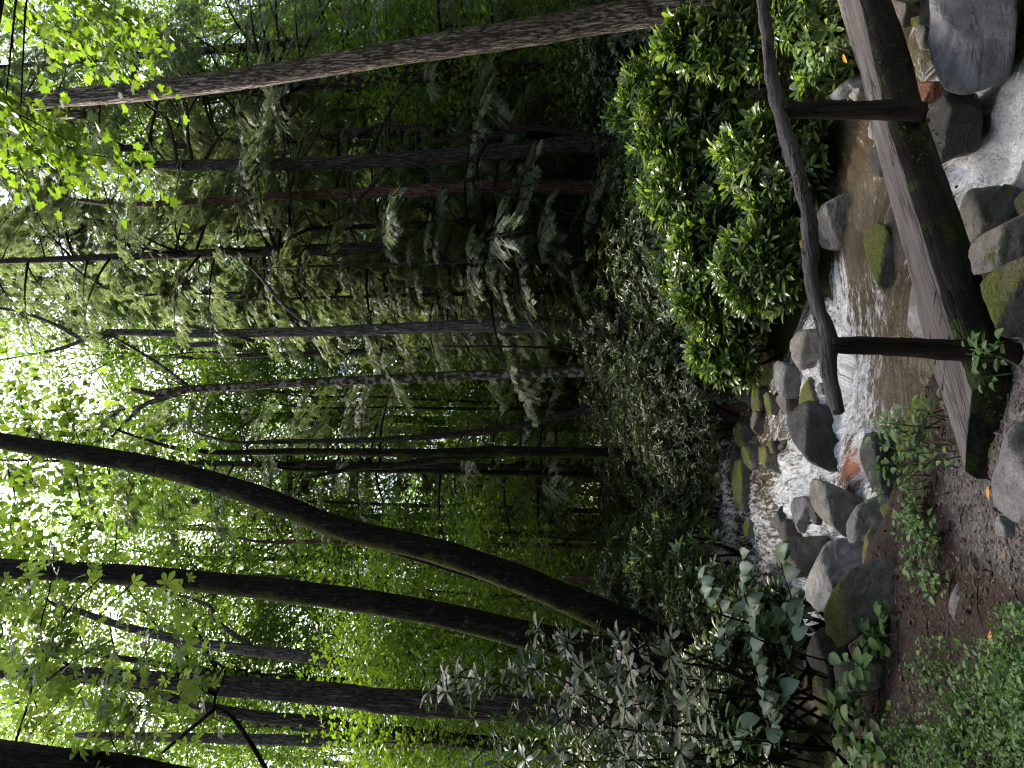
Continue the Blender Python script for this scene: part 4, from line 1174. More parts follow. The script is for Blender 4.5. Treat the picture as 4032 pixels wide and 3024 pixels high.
named_tree('background_tree', 'slim shaded trunk left of the slanting one at the far left edge',
           [(300, 130, 30), (900, 115, 44), (1344, 105, 52), (1800, 95, 56), (2400, 80, 60)], 14, M['bark_grey'], 14, 10)
# centre
t4, pp4, _, b4 = named_tree('tall_grey_tree', 'straight grey trunk forking high up in the centre',
           [(420, 1716, 30), (640, 1712, 32), (790, 1709, 35), (1100, 1716, 40), (1344, 1721, 46), (1830, 1740, 57), (2255, 1744, 72), (2420, 1744, 80)], 12.6, M['bark_grey'], None, 16,
           extra=[([(460, 1712, 28), (330, 1690, 22), (230, 1740, 18), (100, 1790, 12), (-50, 1820, 8)],), ([(440, 1716, 24), (360, 1700, 20), (250, 1655, 16), (110, 1625, 10), (-40, 1600, 6)],), ([(1000, 1680, 18), (860, 1720, 16), (690, 1745, 12)],),
                  ([(950, 1660, 26), (800, 1668, 24), (690, 1655, 18)],), ([(1220, 1740, 18), (1110, 1830, 16), (1000, 1960, 12), (900, 2020, 8)],)])
named_tree('mottled_tree', 'slim trunk mottled with pale lichen and moss bands in the centre',
           [(620, 1478, 26), (745, 1492, 34), (900, 1500, 35), (1215, 1518, 38), (1500, 1530, 40), (1700, 1541, 41), (1952, 1550, 44), (2255, 1562, 50), (2438, 1568, 58), (2550, 1570, 62)], 13, M['bark_mottled'], None, 16,
           extra=[([(740, 1490, 28), (640, 1455, 24), (560, 1425, 22), (480, 1345, 16), (420, 1285, 10)],), ([(650, 1455, 20), (600, 1470, 26), (520, 1490, 22)],), ([(745, 1500, 18), (640, 1580, 16), (530, 1650, 14), (440, 1700, 8)],), ([(560, 1425, 14), (480, 1410, 10), (380, 1390, 7)],)])
named_tree('background_tree', 'thin dark trunk just right of the mottled one', [(1000, 1625, 18), (1344, 1638, 24), (1830, 1650, 27), (2255, 1680, 32), (2400, 1685, 34)], 18, M['bark_brown'], 13, 10,
           extra=[([(1350, 1640, 14), (1250, 1690, 12), (1150, 1720, 8)],)])
named_tree('sapling', 'curved black sapling between the grey and mottled trunks', [(1750, 1660, 7), (1950, 1660, 9), (2150, 1655, 11), (2330, 1630, 13), (2450, 1610, 14)], 11.5, M['twig'], None, 8)
named_tree('leaning_tree', 'dark trunk slanting right behind the bright gap left of centre', [(1100, 1285, 20), (1400, 1290, 24), (1600, 1300, 26), (1830, 1316, 29), (2050, 1350, 32), (2255, 1395, 34), (2420, 1440, 38)], 14, M['bark_brown'], 11, 12)
named_tree('forked_tree', 'dark forked trunk left of centre with a mossy swelling', [(1150, 1246, 30), (1400, 1244, 34), (1709, 1240, 40), (1952, 1245, 52), (2200, 1243, 46), (2500, 1238, 44), (2650, 1236, 50)], 12.5, M['bark_dark'], 12, 14,
           extra=[([(1950, 1236, 36), (1700, 1212, 34), (1560, 1190, 30), (1400, 1180, 22), (1200, 1140, 14)],)])
named_tree('background_tree', 'short dark trunk left of the forked one', [(1300, 1175, 18), (1700, 1168, 24), (2050, 1160, 28), (2400, 1150, 34)], 14.5, M['bark_dark'], 10, 10)
named_tree('background_tree', 'first of two thin parallel trunks right of the slanting dark one', [(1500, 1460, 10), (1900, 1440, 14), (2250, 1440, 16), (2400, 1440, 18)], 19, M['twig'], 14, 8)
named_tree('background_tree', 'second of two thin parallel trunks, bending left at the top', [(1500, 1420, 10), (1800, 1415, 13), (2100, 1414, 14), (2400, 1412, 16)], 18, M['twig'], 13, 8)
named_tree('background_tree', 'slim brown trunk right of the right twin trunk', [(1200, 890, 18), (1740, 880, 22), (2100, 875, 24), (2500, 868, 28)], 16, M['bark_red'], 12, 10)
named_tree('snag', 'broken reddish stump standing in the bright leaves left of centre', [(2225, 748, 24), (2330, 740, 30), (2450, 745, 36), (2600, 740, 44)], 12, M['bark_red'], None, 10)
# right half
t2, pp2, _, b2 = named_tree('hemlock_tree', 'dark straight hemlock trunk with bare dead branches at right',
           [(500, 2372, 34), (760, 2374, 44), (1050, 2376, 52), (1344, 2382, 58), (1709, 2405, 68), (2012, 2430, 74), (2255, 2452, 78), (2420, 2462, 84)], 12.2, M['bark_brown'], None, 18,
           extra=[([(1535, 2370, 20), (1405, 2225, 18), (1425, 2180, 16), (1500, 2130, 12), (1560, 2110, 6)],),
                  ([(1440, 2390, 22), (1500, 2520, 18), (1600, 2680, 15), (1760, 2790, 10)],), ([(1560, 2400, 16), (1530, 2480, 14), (1540, 2620, 10)],), ([(1600, 2400, 14), (1575, 2480, 10), (1560, 2560, 6)],), ([(1640, 2400, 12), (1640, 2500, 9), (1642, 2620, 6)],),
                  ([(1380, 2350, 16), (1370, 2300, 14), (1400, 2170, 8)],), ([(700, 2372, 18), (680, 2480, 16), (650, 2560, 12), (560, 2640, 7)],), ([(760, 2378, 18), (740, 2480, 16), (735, 2600, 12), (700, 2680, 8)],), ([(800, 2380, 16), (850, 2470, 14), (900, 2520, 8)],),
                  ([(960, 2380, 16), (1010, 2450, 16), (1130, 2550, 12), (1200, 2650, 8)],), ([(1050, 2370, 14), (990, 2300, 14), (930, 2260, 8)],), ([(1130, 2372, 12), (1140, 2280, 10), (1160, 2110, 7)],), ([(1050, 2410, 12), (1060, 2500, 10), (1010, 2620, 7)],), ([(1200, 2410, 12), (1250, 2500, 10), (1280, 2600, 6)],)])
named_tree('reddish_tree', 'smooth reddish brown trunk beside the dark hemlock trunk',
           [(900, 2240, 30), (1250, 2256, 42), (1600, 2272, 50), (1952, 2289, 60), (2200, 2286, 63), (2400, 2282, 70)], 12.8, M['bark_red'], 14, 14)
cr = thing('crooked_tree', 'crooked bare laurel winding in front of the hemlock trunk', 'tree', P(2480, 2420, 11.2))
cb = P(2480, 2420, 11.2)
for nm, pth in (('trunk', [(2450, 2475, 26), (2316, 2492, 26), (2128, 2520, 26), (1990, 2500, 26), (1925, 2482, 26)]),
                ('branch', [(1925, 2484, 22), (1866, 2505, 18), (1730, 2470, 16), (1660, 2530, 15), (1580, 2520, 14), (1500, 2535, 12), (1420, 2500, 9), (1344, 2460, 6)]),
                ('branch', [(1925, 2480, 24), (1880, 2400, 22), (1868, 2325, 20), (1805, 2315, 16), (1700, 2355, 14), (1590, 2398, 13), (1440, 2402, 12), (1360, 2375, 9), (1320, 2340, 6)]),
                ('branch', [(1860, 2310, 16), (1880, 2272, 14), (1960, 2270, 13), (2100, 2225, 12), (2255, 2180, 11), (2350, 2130, 10), (2490, 2120, 9), (2535, 2140, 6)]),
                ('branch', [(1960, 2270, 10), (2100, 2300, 9), (2230, 2315, 6)])):
    a, b = px_path(pth, 11.2); ge = Geo(); ge.add(*tube(a, b, 9, 5, .12, 3, 6)); obj(nm, ge.mesh(nm, cb), M['twig'], cr)

# ------------------------------------------------------------------ rhododendrons
WHORL = []


def whorl_pts(n, r, elev, L, tm):
    d, nn, pos = [], [], []
    for k in range(n):
        a = k / n * 6.283 + r.normal() * .25; e = R(elev) + r.normal() * .22
        hd = np.array((math.cos(a), math.sin(a), 0)); dd = unit(hd * math.cos(e) + np.array((0, 0, math.sin(e))))
        d.append(dd); nn.append(unit(np.array((0, 0, 1)) * math.cos(e) - hd * math.sin(e) + r.normal(size=3) * .1)); pos.append(hd * .008)
    return cloud(*tm, np.array(pos), np.array(d), np.array(nn), L * (.8 + .4 * r.random(n)))


def whorl_meshes(L, elevs, matname, tm=RHODO, seed=0):
    out = []
    for i, e in enumerate(elevs):
        r = np.random.default_rng(seed + i); v, f = whorl_pts(6 + i % 3, r, e, L, tm)
        me = make_mesh('leaf_whorl', v, f, True); me.materials.append(M[matname]); out.append(me)
    return out


def align(v, spin):
    """rotation taking +Z to v, spun about it"""
    q = Vector((0, 0, 1)).rotation_difference(Vector(v)); return (q.to_matrix() @ Matrix.Rotation(spin, 3, 'Z')).to_4x4()


def shrub(label, u, vtop, vbase, wpx, y, wh, stuffmat, nw, nstuff, L, seed, dpt=.8, group=None, flowers=0, stemmat='twig', name='rhododendron_shrub', front=.35):
    r = np.random.default_rng(seed)
    foot = P(u, vbase, y); foot[2] = gz(foot[0], foot[1]) - .05
    top = P(u, vtop, y)[2]; H = top - foot[2]; W = wpx / 2 * MPP(u, (vtop + vbase) / 2, y); D = W * dpt
    root = thing(name, label, 'shrub', foot, group)
    ctr = np.array((0, 0, H * .45))
    def surf(n, inner):
        d = rand_dirs(n * 4, r); d = d[(d[:, 2] > -.45) & (d[:, 1] < front + .5)][:n]
        rad = (.82 + .18 * r.random((len(d), 1))) if not inner else (.45 + .5 * r.random((len(d), 1)))
        lump = 1 + .13 * fbm(d * 2.1 + seed, 2, seed)[:, None]
        return ctr + d * rad * lump * np.array((W, D, H * .55)), d
    pos, d = surf(nw, False)
    for p, q in zip(pos, d):
        o = obj('leaf_whorl', wh[r.integers(len(wh))], None, root)
        ax = unit(q * .5 + np.array((0, -.1, .9)) + r.normal(size=3) * .22)
        m = Matrix.Translation(Vector(p)) @ align(ax, r.random() * 6.28) @ Matrix.Scale(.75 + .5 * r.random(), 4); o.matrix_basis = m
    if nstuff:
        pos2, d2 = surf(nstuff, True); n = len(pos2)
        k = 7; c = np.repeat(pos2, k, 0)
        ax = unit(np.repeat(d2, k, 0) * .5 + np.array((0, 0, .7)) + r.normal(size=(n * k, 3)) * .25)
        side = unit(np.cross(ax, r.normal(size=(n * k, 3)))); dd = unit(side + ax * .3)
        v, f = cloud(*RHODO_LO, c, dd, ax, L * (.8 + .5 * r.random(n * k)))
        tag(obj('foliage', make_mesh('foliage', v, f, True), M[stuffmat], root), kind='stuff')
    for s_ in range(4):
        e = np.array((r.normal() * W * .5, r.normal() * D * .3, H * (.6 + .25 * r.random())))
        m_ = e * .5 + r.normal(size=3) * .12; m_[2] = H * .3
        ge = Geo(); ge.add(*tube([np.array((r.normal() * .08, 0, 0)), m_, e], [.022, .016, .006], 6, 4, .1, s_)); obj('stem', ge.mesh('stem'), M[stemmat], root)
    for s_ in range(flowers):
        i = r.integers(len(pos)); flower(root, pos[i] + d[i] * .05, r)
    return root


def flower_mesh(seed, s):
    r = np.random.default_rng(seed); n = 16
    d = rand_dirs(n, r); d[:, 2] = np.abs(d[:, 2])
    v, f = cloud(*OVATE, d * .02, d, rand_dirs(n, r), s * (.7 + .5 * r.random(n)))
    me = make_mesh('flower_cluster', v, f, True); me.materials.append(M['petal']); return me


FLW = [flower_mesh(900 + i, .034) for i in range(3)]


def flower(root, p, r):
    o = obj('flower_cluster', FLW[r.integers(3)], None, root); o.location = p; o.rotation_euler = (r.normal() * .4, r.normal() * .4, r.random() * 6)


wh_sun = whorl_meshes(.15, (28, 45, 58, 38, 20, 64), 'rhodo', seed=40)
GS = 'bright glossy rhododendrons on the far bank'
SUNNY = [('bright rhododendron at the foot of the pale leaning trunk', 2890, 2600, 3130, 280, 8.0), ('bright rhododendron left of the pale trunk, reaching highest of the row', 2720, 2450, 3120, 330, 9.0),
         ('bright rhododendron behind the right bridge post', 2500, 2480, 3120, 340, 8.9), ('bright rhododendron right of the middle of the far bank row', 2270, 2550, 3130, 340, 8.8), ('bright rhododendron above the angular mossy boulder', 2040, 2610, 3150, 330, 8.7),
         ('bright rhododendron in the left half of the far bank row', 1840, 2650, 3140, 300, 8.8), ('bright rhododendron overhanging the bank pile of stones', 1660, 2720, 3090, 280, 9.1),
         ('low bright rhododendron in front, just over the handrail at right', 2400, 2820, 3160, 400, 8.0),          ('bright rhododendron at the back of the row, nearest the pale leaning trunk', 2640, 2400, 3000, 360, 10.2), ('bright rhododendron at the back of the row in the middle', 2330, 2470, 3000, 380, 10.1), ('bright rhododendron at the back of the row, left end', 2000, 2560, 3000, 380, 10.1),
         ('low bright rhododendron in front, over the pool', 2000, 2830, 3160, 380, 8.1)]
for i, (lab, u, vt, vb, wp_, y) in enumerate(SUNNY):
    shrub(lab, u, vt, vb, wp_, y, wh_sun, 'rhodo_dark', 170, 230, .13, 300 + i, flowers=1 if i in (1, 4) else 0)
wh_mid = whorl_meshes(.13, (20, 35, 45), 'rhodo_dark', seed=60)
shrub('rhododendron with small light leaves behind the twin trunks at the left stream edge', 820, 2440, 2830, 330, 10.5, whorl_meshes(.12, (15, 30, 45), 'rhodo', seed=70), 'rhodo_dark', 120, 150, .12, 401)
shrub('rhododendron with small light leaves beside the topmost water', 1010, 2560, 2830, 240, 12.0, wh_mid, 'rhodo_dark', 90, 120, .12, 402)
shrub('low rhododendron at the water edge below the twin trunks', 640, 2620, 3000, 300, 9.0, wh_mid, 'rhodo_dark', 90, 140, .13, 403)
for i_, (u_, vt_, vb_, w_, y_) in enumerate(((150, 2700, 3230, 330, 6.6), (430, 2780, 3230, 280, 7.0), (300, 2650, 3150, 420, 7.9), (20, 2560, 3180, 300, 7.2), (560, 2820, 3180, 240, 7.4))):
    shrub('dark rhododendron in deep shade under the twin trunks', u_, vt_, vb_, w_, y_, wh_mid, 'rhodo_dark', 40, 220, .13, 420 + i_, group='dark rhododendrons under the twin trunks')
shrub('small rhododendron growing under the handrail at the right edge', 2930, 3020, 3210, 190, 6.9, wh_sun, 'rhodo', 26, 20, .14, 404)
shrub('small rhododendron on the bank just left of the right bridge post', 2720, 3120, 3260, 150, 7.4, wh_sun, 'rhodo', 16, 12, .13, 405)

# dark thicket behind: one prototype built, then copied
def thicket_proto(seed, Rr, H):
    r = np.random.default_rng(seed)
    root = thing('rhododendron_shrub', 'x', 'shrub')
    n = 640; d = rand_dirs(n * 3, r); d = d[d[:, 2] > -.35][:n]
    pos = np.array((0, 0, H * .42)) + d * (.55 + .45 * r.random((n, 1)) ** .6) * (1 + .2 * fbm(d * 2, 2, seed))[:, None] * np.array((Rr, Rr, H * .58))
    k = 8; c = np.repeat(pos, k, 0); ax = unit(np.repeat(d, k, 0) * .5 + np.array((0, 0, .7)) + r.normal(size=(n * k, 3)) * .25)
    side = unit(np.cross(ax, r.normal(size=(n * k, 3)))); dd = unit(side + ax * .35)
    v, f = cloud(*RHODO_LO, c, dd, ax, .115 * (.75 + .5 * r.random(n * k)))
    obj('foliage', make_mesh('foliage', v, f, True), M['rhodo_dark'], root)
    for s_ in range(5):
        e = np.array((r.normal() * Rr * .5, r.normal() * Rr * .4, H * .75)); ge = Geo()
        ge.add(*tube([(r.normal() * .1, 0, -.2), e * .5 + r.normal(size=3) * .15, e], [.03, .022, .008], 6, 4)); obj('stem', ge.mesh('stem'), M['twig'], root)
    return root


TP = [thicket_proto(500 + i, 1.25, 2.3) for i in range(3)]
GT = 'dark rhododendron thicket under the trees across the stream'
LT = 'dark shaded rhododendron in the thicket under the trees across the stream'
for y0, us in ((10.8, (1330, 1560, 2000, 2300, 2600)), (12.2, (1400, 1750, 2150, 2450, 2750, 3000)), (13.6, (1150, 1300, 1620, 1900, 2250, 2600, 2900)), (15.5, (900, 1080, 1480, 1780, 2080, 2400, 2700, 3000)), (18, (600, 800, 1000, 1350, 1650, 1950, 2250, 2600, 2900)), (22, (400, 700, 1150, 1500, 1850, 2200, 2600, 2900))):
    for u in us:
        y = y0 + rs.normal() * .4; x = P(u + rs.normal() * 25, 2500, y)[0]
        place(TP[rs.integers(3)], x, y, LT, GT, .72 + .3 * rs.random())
for u, y in ((700, 11.5), (560, 12.5), (480, 10.8), (250, 11), (100, 9.5), (300, 14), (850, 14), (80, 13), (640, 15)):
    place(TP[rs.integers(3)], P(u, 2500, y)[0], y, 'dark rhododendron in the shade behind the twin trunks', 'dark rhododendrons behind the twin trunks', .75 + .25 * rs.random())

# flowering rhododendron at the left, near: every whorl with its leaves
leaf_rh = []
for i in range(4):
    v, f = oblong((.035, .12 + .01 * i, .17, .12), (.1, .4, .68, .9), -.1 - .06 * i, .04); me = make_mesh('leaf', v, f, True); me.materials.append(M['rhodo_grey']); leaf_rh.append(me)


def leaf_obj(me, root, p, d, n, s, off=(0, 0, 0), name='leaf'):
    o = obj(name, me, None, root); fr = frames(np.array([d]), np.array([n]))[0] * s
    o.matrix_basis = Matrix([[*fr[i], p[i] - off[i]] for i in range(3)] + [[0, 0, 0, 1]])
    return o


def near_rhodo(label, region, y, n, seed, nst=0):
    r = np.random.default_rng(seed)
    us, vs = [q[0] for q in region], [q[1] for q in region]
    foot = P(np.mean(us), max(vs), y); foot[2] = gz(foot[0], foot[1])
    root = thing('rhododendron_shrub', label, 'shrub', foot)
    tips = []
    for k in range(n):
        j = r.integers(len(region)); u, v, su, sv = region[j]
        p = P(u + r.uniform(-su, su), v + r.uniform(-sv, sv), y + r.uniform(-.45, .6)); tips.append(p)
        ax = unit(np.array((r.normal() * .4, -.45 + r.normal() * .35, .8)))
        tw = obj('twig', None if False else Geo_tube([p - ax * .16 + r.normal(size=3) * .02, p - ax * .05, p], [.006, .005, .003], foot), M['twig'], root)
        nl = r.integers(5, 9); a0 = r.random() * 6
        b1 = unit(np.cross(ax, (1, .2, 0))); b2 = np.cross(ax, b1)
        for q in range(nl):
            a = a0 + q / nl * 6.283 + r.normal() * .2; hd = b1 * math.cos(a) + b2 * math.sin(a); e = r.normal() * .25 + .25
            d = unit(hd * math.cos(e) + ax * math.sin(e)); nn = unit(ax * math.cos(e) - hd * math.sin(e))
            leaf_obj(leaf_rh[r.integers(4)], tw, p + d * .01, d, nn, .12 * (.75 + .5 * r.random()), foot)
        if r.random() < .09: flower(root, p - foot + ax * .04, r)
    for k in range(5):
        e = tips[r.integers(len(tips))]; m_ = (foot + e) / 2 + r.normal(size=3) * .15
        obj('stem', Geo_tube([foot + r.normal(size=3) * np.array((.2, .2, .02)), m_, e - np.array((0, 0, .1))], [.016, .011, .005], foot), M['twig'], root)
    if nst:
        c = []
        for k in range(nst):
            u, v, su, sv = region[r.integers(len(region))]; c.append(P(u + r.uniform(-su, su), v + r.uniform(-sv, sv), y + r.uniform(.3, 1.1)))
        c = np.repeat(np.array(c), 7, 0); nn = unit(np.array((0, 0, 1.0)) + r.normal(size=c.shape) * .35); dd = unit(r.normal(size=c.shape) * np.array((1, 1, .4)))
        v, f = cloud(*RHODO_LO, c - foot, dd, nn, .105 * (.8 + .4 * r.random(len(c))))
        tag(obj('foliage', make_mesh('foliage', v, f, True), M['rhodo_grey'], root), kind='stuff')
    return root


def Geo_tube(pts, rad, off):
    ge = Geo(); ge.add(*tube(pts, rad, 6, 3, .05, 1, 8)); return ge.mesh('stem', off)


near_rhodo('flowering rhododendron with grey green leaves and pale pink blossoms at left', [(300, 2150, 250, 250), (200, 2350, 180, 200), (420, 2250, 130, 200), (120, 2050, 110, 200), (330, 1800, 90, 130)], 6.0, 70, 601, 150)
near_rhodo('lower flowering rhododendron in front of the twin trunk base', [(380, 2560, 160, 130), (160, 2620, 140, 150), (300, 2720, 150, 90), (90, 2480, 90, 150)], 5.4, 40, 602, 60)

# ------------------------------------------------------------------ leafy plants with separate leaves
def leaf_meshes(tm, mat, n=3, bends=(0, .1, -.1)):
    out = []
    for i in range(n):
        v = tm[0].copy(); v[:, 2] += bends[i % 3] * v[:, 1] ** 2; me = make_mesh('leaf', v, tm[1], True); me.materials.append(M[mat]); out.append(me)
    return out


LM_pale = leaf_meshes(BROAD, 'pale'); LM_weed = leaf_meshes(OVATE, 'weed'); LM_round = leaf_meshes(BROAD, 'weed'); LM_buck = leaf_meshes(PALM, 'buckeye'); LM_map = leaf_meshes(MAPLE, 'maple'); LM_beech = leaf_meshes(OVATE, 'bright')
LM_lance = leaf_meshes(LANCE, 'weed')

# pale opposite-leaved shrub hanging over the stream at the left
ps = thing('hydrangea_shrub', 'shrub with rows of large pale grey green leaves over the left bank', 'shrub', (-2.6, 5.6, .2)); po = np.array((-2.6, 5.6, .2))
PALE = [[(60, 3080), (160, 3030), (260, 3020), (330, 3000), (430, 2985), (520, 2990)], [(40, 3010), (130, 3020), (230, 3060), (330, 3080)], [(200, 3000), (320, 2995), (420, 2965), (560, 2950), (640, 2960)],
        [(520, 2960), (600, 2960), (680, 2930), (760, 2915), (860, 2920)], [(480, 2960), (560, 2980), (600, 3060), (640, 3120), (780, 3080), (840, 3075)], [(440, 2870), (540, 2850), (620, 2840), (700, 2790), (720, 2760)], [(430, 2810), (520, 2830), (600, 2880), (640, 2930)],
        [(470, 3110), (560, 3130), (620, 3080)], [(50, 2880), (120, 2900), (200, 2920)], [(400, 3120), (480, 3080), (540, 3060)], [(620, 2800), (680, 2770), (740, 2760)]]
r = np.random.default_rng(71)
for bi, pl in enumerate(PALE):
    y = 5.2 + r.uniform(-.3, .5); pts = np.array([P(u, v, y + .06 * i) for i, (u, v) in enumerate(pl)])
    sp_, _ = smoothpath(pts, np.ones(len(pts)), 8)
    brn = obj('branch', Geo_tube(np.vstack((pts[0] + np.array((-.1, .1, -.25)), pts)), [.007] + [.005] * (len(pts) - 1) + [.002], po), M['twig'], ps)
    Lr = np.linalg.norm(np.diff(sp_, axis=0), axis=1).sum(); n = max(3, int(Lr / .08))
    for k in range(n):
        i = int((k + .6) / n * (len(sp_) - 1)); t = unit(sp_[min(i + 1, len(sp_) - 1)] - sp_[i - 1 if i else 0])
        for sg in (-1, 1):
            side = unit(np.cross(t, (0, 0, 1))) * sg
            d = unit(side + t * .45 + np.array((0, 0, -.3 + r.normal() * .2)) + r.normal(size=3) * .15); nn = unit(np.array((0, -.35, 1)) + r.normal(size=3) * .2)
            leaf_obj(LM_pale[r.integers(3)], brn, sp_[i] + d * .01, d, nn, .14 * (.7 + .45 * r.random()), po)


def plant(label, pts_uv, zb_or_y, n, lm, size, seed, name='leafy_plant', hgt=(.12, .35), per=9, spread=.12, cat='plant', byz=True, stemmat='weed', group=None):
    """n upright stems rooted round the given picture points, leaves in pairs"""
    r = np.random.default_rng(seed)
    feet = []
    for u, v in pts_uv:
        if byz: q = PZ(u, v, zb_or_y)
        else: q = P(u, v, zb_or_y)
        feet.append(q)
    base = np.mean(feet, 0); base[2] = gz(base[0], base[1])
    root = thing(name, label, cat, base, group)
    for k in range(n):
        f0 = feet[r.integers(len(feet))].copy(); f0[:2] += r.normal(size=2) * spread
        if byz: f0[2] = max(f0[2], gz(f0[0], f0[1]))
        h = r.uniform(*hgt); lean = r.normal(size=3) * .25 * h; lean[2] = h
        pts = [f0 - np.array((0, 0, .02)), f0 + lean * .5 + r.normal(size=3) * .02, f0 + lean]
        st = obj('stem', Geo_tube(pts, [.004, .003, .0015], base), M[stemmat], root)
        for q in range(per):
            t = .3 + .7 * (q + .5) / per; i = 0 if t < .5 else 1; fr = (t - .5 * i) * 2
            p = pts[i] * (1 - fr) + pts[i + 1] * fr; a = q * 2.4 + r.normal() * .4
            d = unit(np.array((math.cos(a), math.sin(a), .15 + r.normal() * .25))); nn = unit(np.array((0, -.15, 1)) + r.normal(size=3) * .25)
            p = p + d * .03
            leaf_obj(lm[r.integers(len(lm))], st, p, d, nn, size * (.6 + .6 * r.random()), base)
    return root


plant('jewelweed clump with oval leaves hanging over the black boulder', [(1290, 3640), (1350, 3690), (1400, 3720), (1200, 3660), (1300, 3720), (1240, 3740)], .0, 22, LM_weed, .055, 81, hgt=(.12, .36), per=7, spread=.05)
plant('jewelweed clump on the trail edge left of the black boulder', [(960, 3620), (900, 3680), (860, 3640), (1020, 3650), (930, 3720), (850, 3720)], .0, 17, LM_weed, .05, 82, hgt=(.06, .2), spread=.06)
plant('leafy seedlings around the flat mossy stone', [(780, 3690), (820, 3720), (1060, 3640), (760, 3640)], .0, 10, LM_weed, .045, 83, hgt=(.06, .16), spread=.08, name='seedling')
plant('plant with large round veined leaves at the left edge below the rocks', [(120, 3420), (220, 3430), (60, 3500), (300, 3440), (180, 3480), (100, 3560), (260, 3520)], .18, 15, LM_round, .1, 84, hgt=(.1, .28), per=7, spread=.1)
plant('plant with broad leaves in front of the half mossy boulder', [(500, 3490), (560, 3480), (460, 3530), (540, 3540)], .02, 7, LM_round, .085, 85, hgt=(.08, .22), per=6, spread=.06)
plant('tall stem with narrow leaves at the far left edge', [(60, 2900), (130, 2960), (90, 3020)], 4.6, 6, LM_lance, .11, 86, hgt=(.2, .4), per=7, spread=.06, byz=False)
plant('young plant with three lobed leaves at the foot of the left bridge post', [(1640, 3960), (1560, 3975), (1590, 4010)], 3.45, 5, LM_weed, .05, 87, hgt=(.08, .2), per=6, spread=.05, byz=False)
plant('creeping leaves on the far bank under the rail at right', [(2820, 3170), (2760, 3220), (2700, 3180), (2880, 3200), (2800, 3250)], .0, 22, LM_weed, .07, 88, name='creeping_plant', hgt=(.03, .12), per=6, spread=.18)
plant('sparse leaves dangling between the right post and the pool bank', [(2480, 3150), (2420, 3130), (2380, 3200), (2500, 3200)], .0, 12, LM_weed, .055, 89, name='creeping_plant', hgt=(.03, .14), per=5, spread=.12)

# ------------------------------------------------------------------ overhanging boughs with separate leaves
def bough(root, base, pth, y, lm, size, n, spread, seed, mat='twig', r0=6, down=.3, dy=0.0, nbr='branch', more=0, tm=None, lmat=None):
    r = np.random.default_rng(seed); a, b = px_path([(v, u, r0 * (1 - .8 * i / len(pth))) for i, (u, v) in enumerate(pth)], y, dy)
    br_ = obj(nbr, Geo_tube(a, b, base), M[mat], root); sp_, _ = smoothpath(a, b, 8)
    for k in range(n):
        i = int(r.random() ** .8 * (len(sp_) - 2)); i = len(sp_) - 2 - i; t = unit(sp_[i + 1] - sp_[i])
        p = sp_[i] + rand_dirs(1, r)[0] * spread * r.random() ** .6 * np.array((1, 1, .7))
        d = unit(t * .6 + rand_dirs(1, r)[0] * .9 + np.array((0, 0, -down))); nn = unit(np.array((0, -.3, 1)) + r.normal(size=3) * .35)
        leaf_obj(lm[r.integers(len(lm))], br_, p, d, nn, size * (.65 + .6 * r.random()), base)
    if more:
        i = r.integers(0, len(sp_) - 1, more); p = sp_[i] + rand_dirs(more, r) * (spread * 1.7 * r.random((more, 1)) ** .6) * np.array((1, 1.6, .8)) + np.array((0, .15, 0))
        d = unit(rand_dirs(more, r) + np.array((0, 0, -down))); nn = unit(np.array((0, -.3, 1)) + r.normal(size=(more, 3)) * .35)
        v, f = cloud(*tm, p - base, d, nn, size * (.65 + .6 * r.random(more)))
        tag(obj('foliage', make_mesh('foliage', v, f, True), M[lmat], br_), kind='stuff')


# big dark tree at the upper left corner, with its buckeye leaves
bt, ppB, rrB, bB = named_tree('buckeye_tree', 'dark thick leaning trunk cut off at the upper left corner with five fingered leaves', [(-300, 60, 230), (0, 18, 185), (365, -20, 175), (650, -70, 180), (1200, -190, 200), (2600, -500, 240)], 4.2, M['bark_dark'], 9, 20, crown=None)
for bi, (pth, n) in enumerate([([(100, 60), (250, 110), (340, 130), (440, 170), (560, 160), (700, 195), (880, 215)], 34), ([(340, 135), (440, 190), (560, 230), (680, 320), (800, 440), (960, 460)], 40), ([(100, 100), (200, 150), (330, 110), (430, 50), (560, 20)], 26), ([(300, 140), (420, 280), (520, 480), (620, 700), (690, 800)], 40),
                               ([(60, 340), (130, 470), (220, 540), (330, 640), (420, 720)], 36), ([(30, 640), (130, 560), (240, 520), (330, 380), (430, 300), (520, 260)], 36), ([(10, 500), (110, 440), (260, 420), (400, 500)], 26), ([(560, 60), (640, 120), (760, 110), (880, 90)], 22)]):
    bough(bt, bB, pth, 4.3 + .12 * (bi % 3), LM_buck, .085, n, .3, 700 + bi, r0=12 if bi < 2 else 6, more=30, tm=PALM, lmat='buckeye')
for pth in ([(-20, 1057), (110, 980), (200, 915), (235, 860), (240, 845), (290, 850), (375, 887), (420, 850)], [(235, 845), (180, 780), (130, 720), (70, 650), (20, 600)], [(290, 852), (345, 720), (375, 700)]):
    a, b = px_path([(v, u, 22 * (1 - .6 * i / len(pth))) for i, (u, v) in enumerate(pth)], 5.0); obj('branch', Geo_tube(a, b, bB), M['twig'], bt)

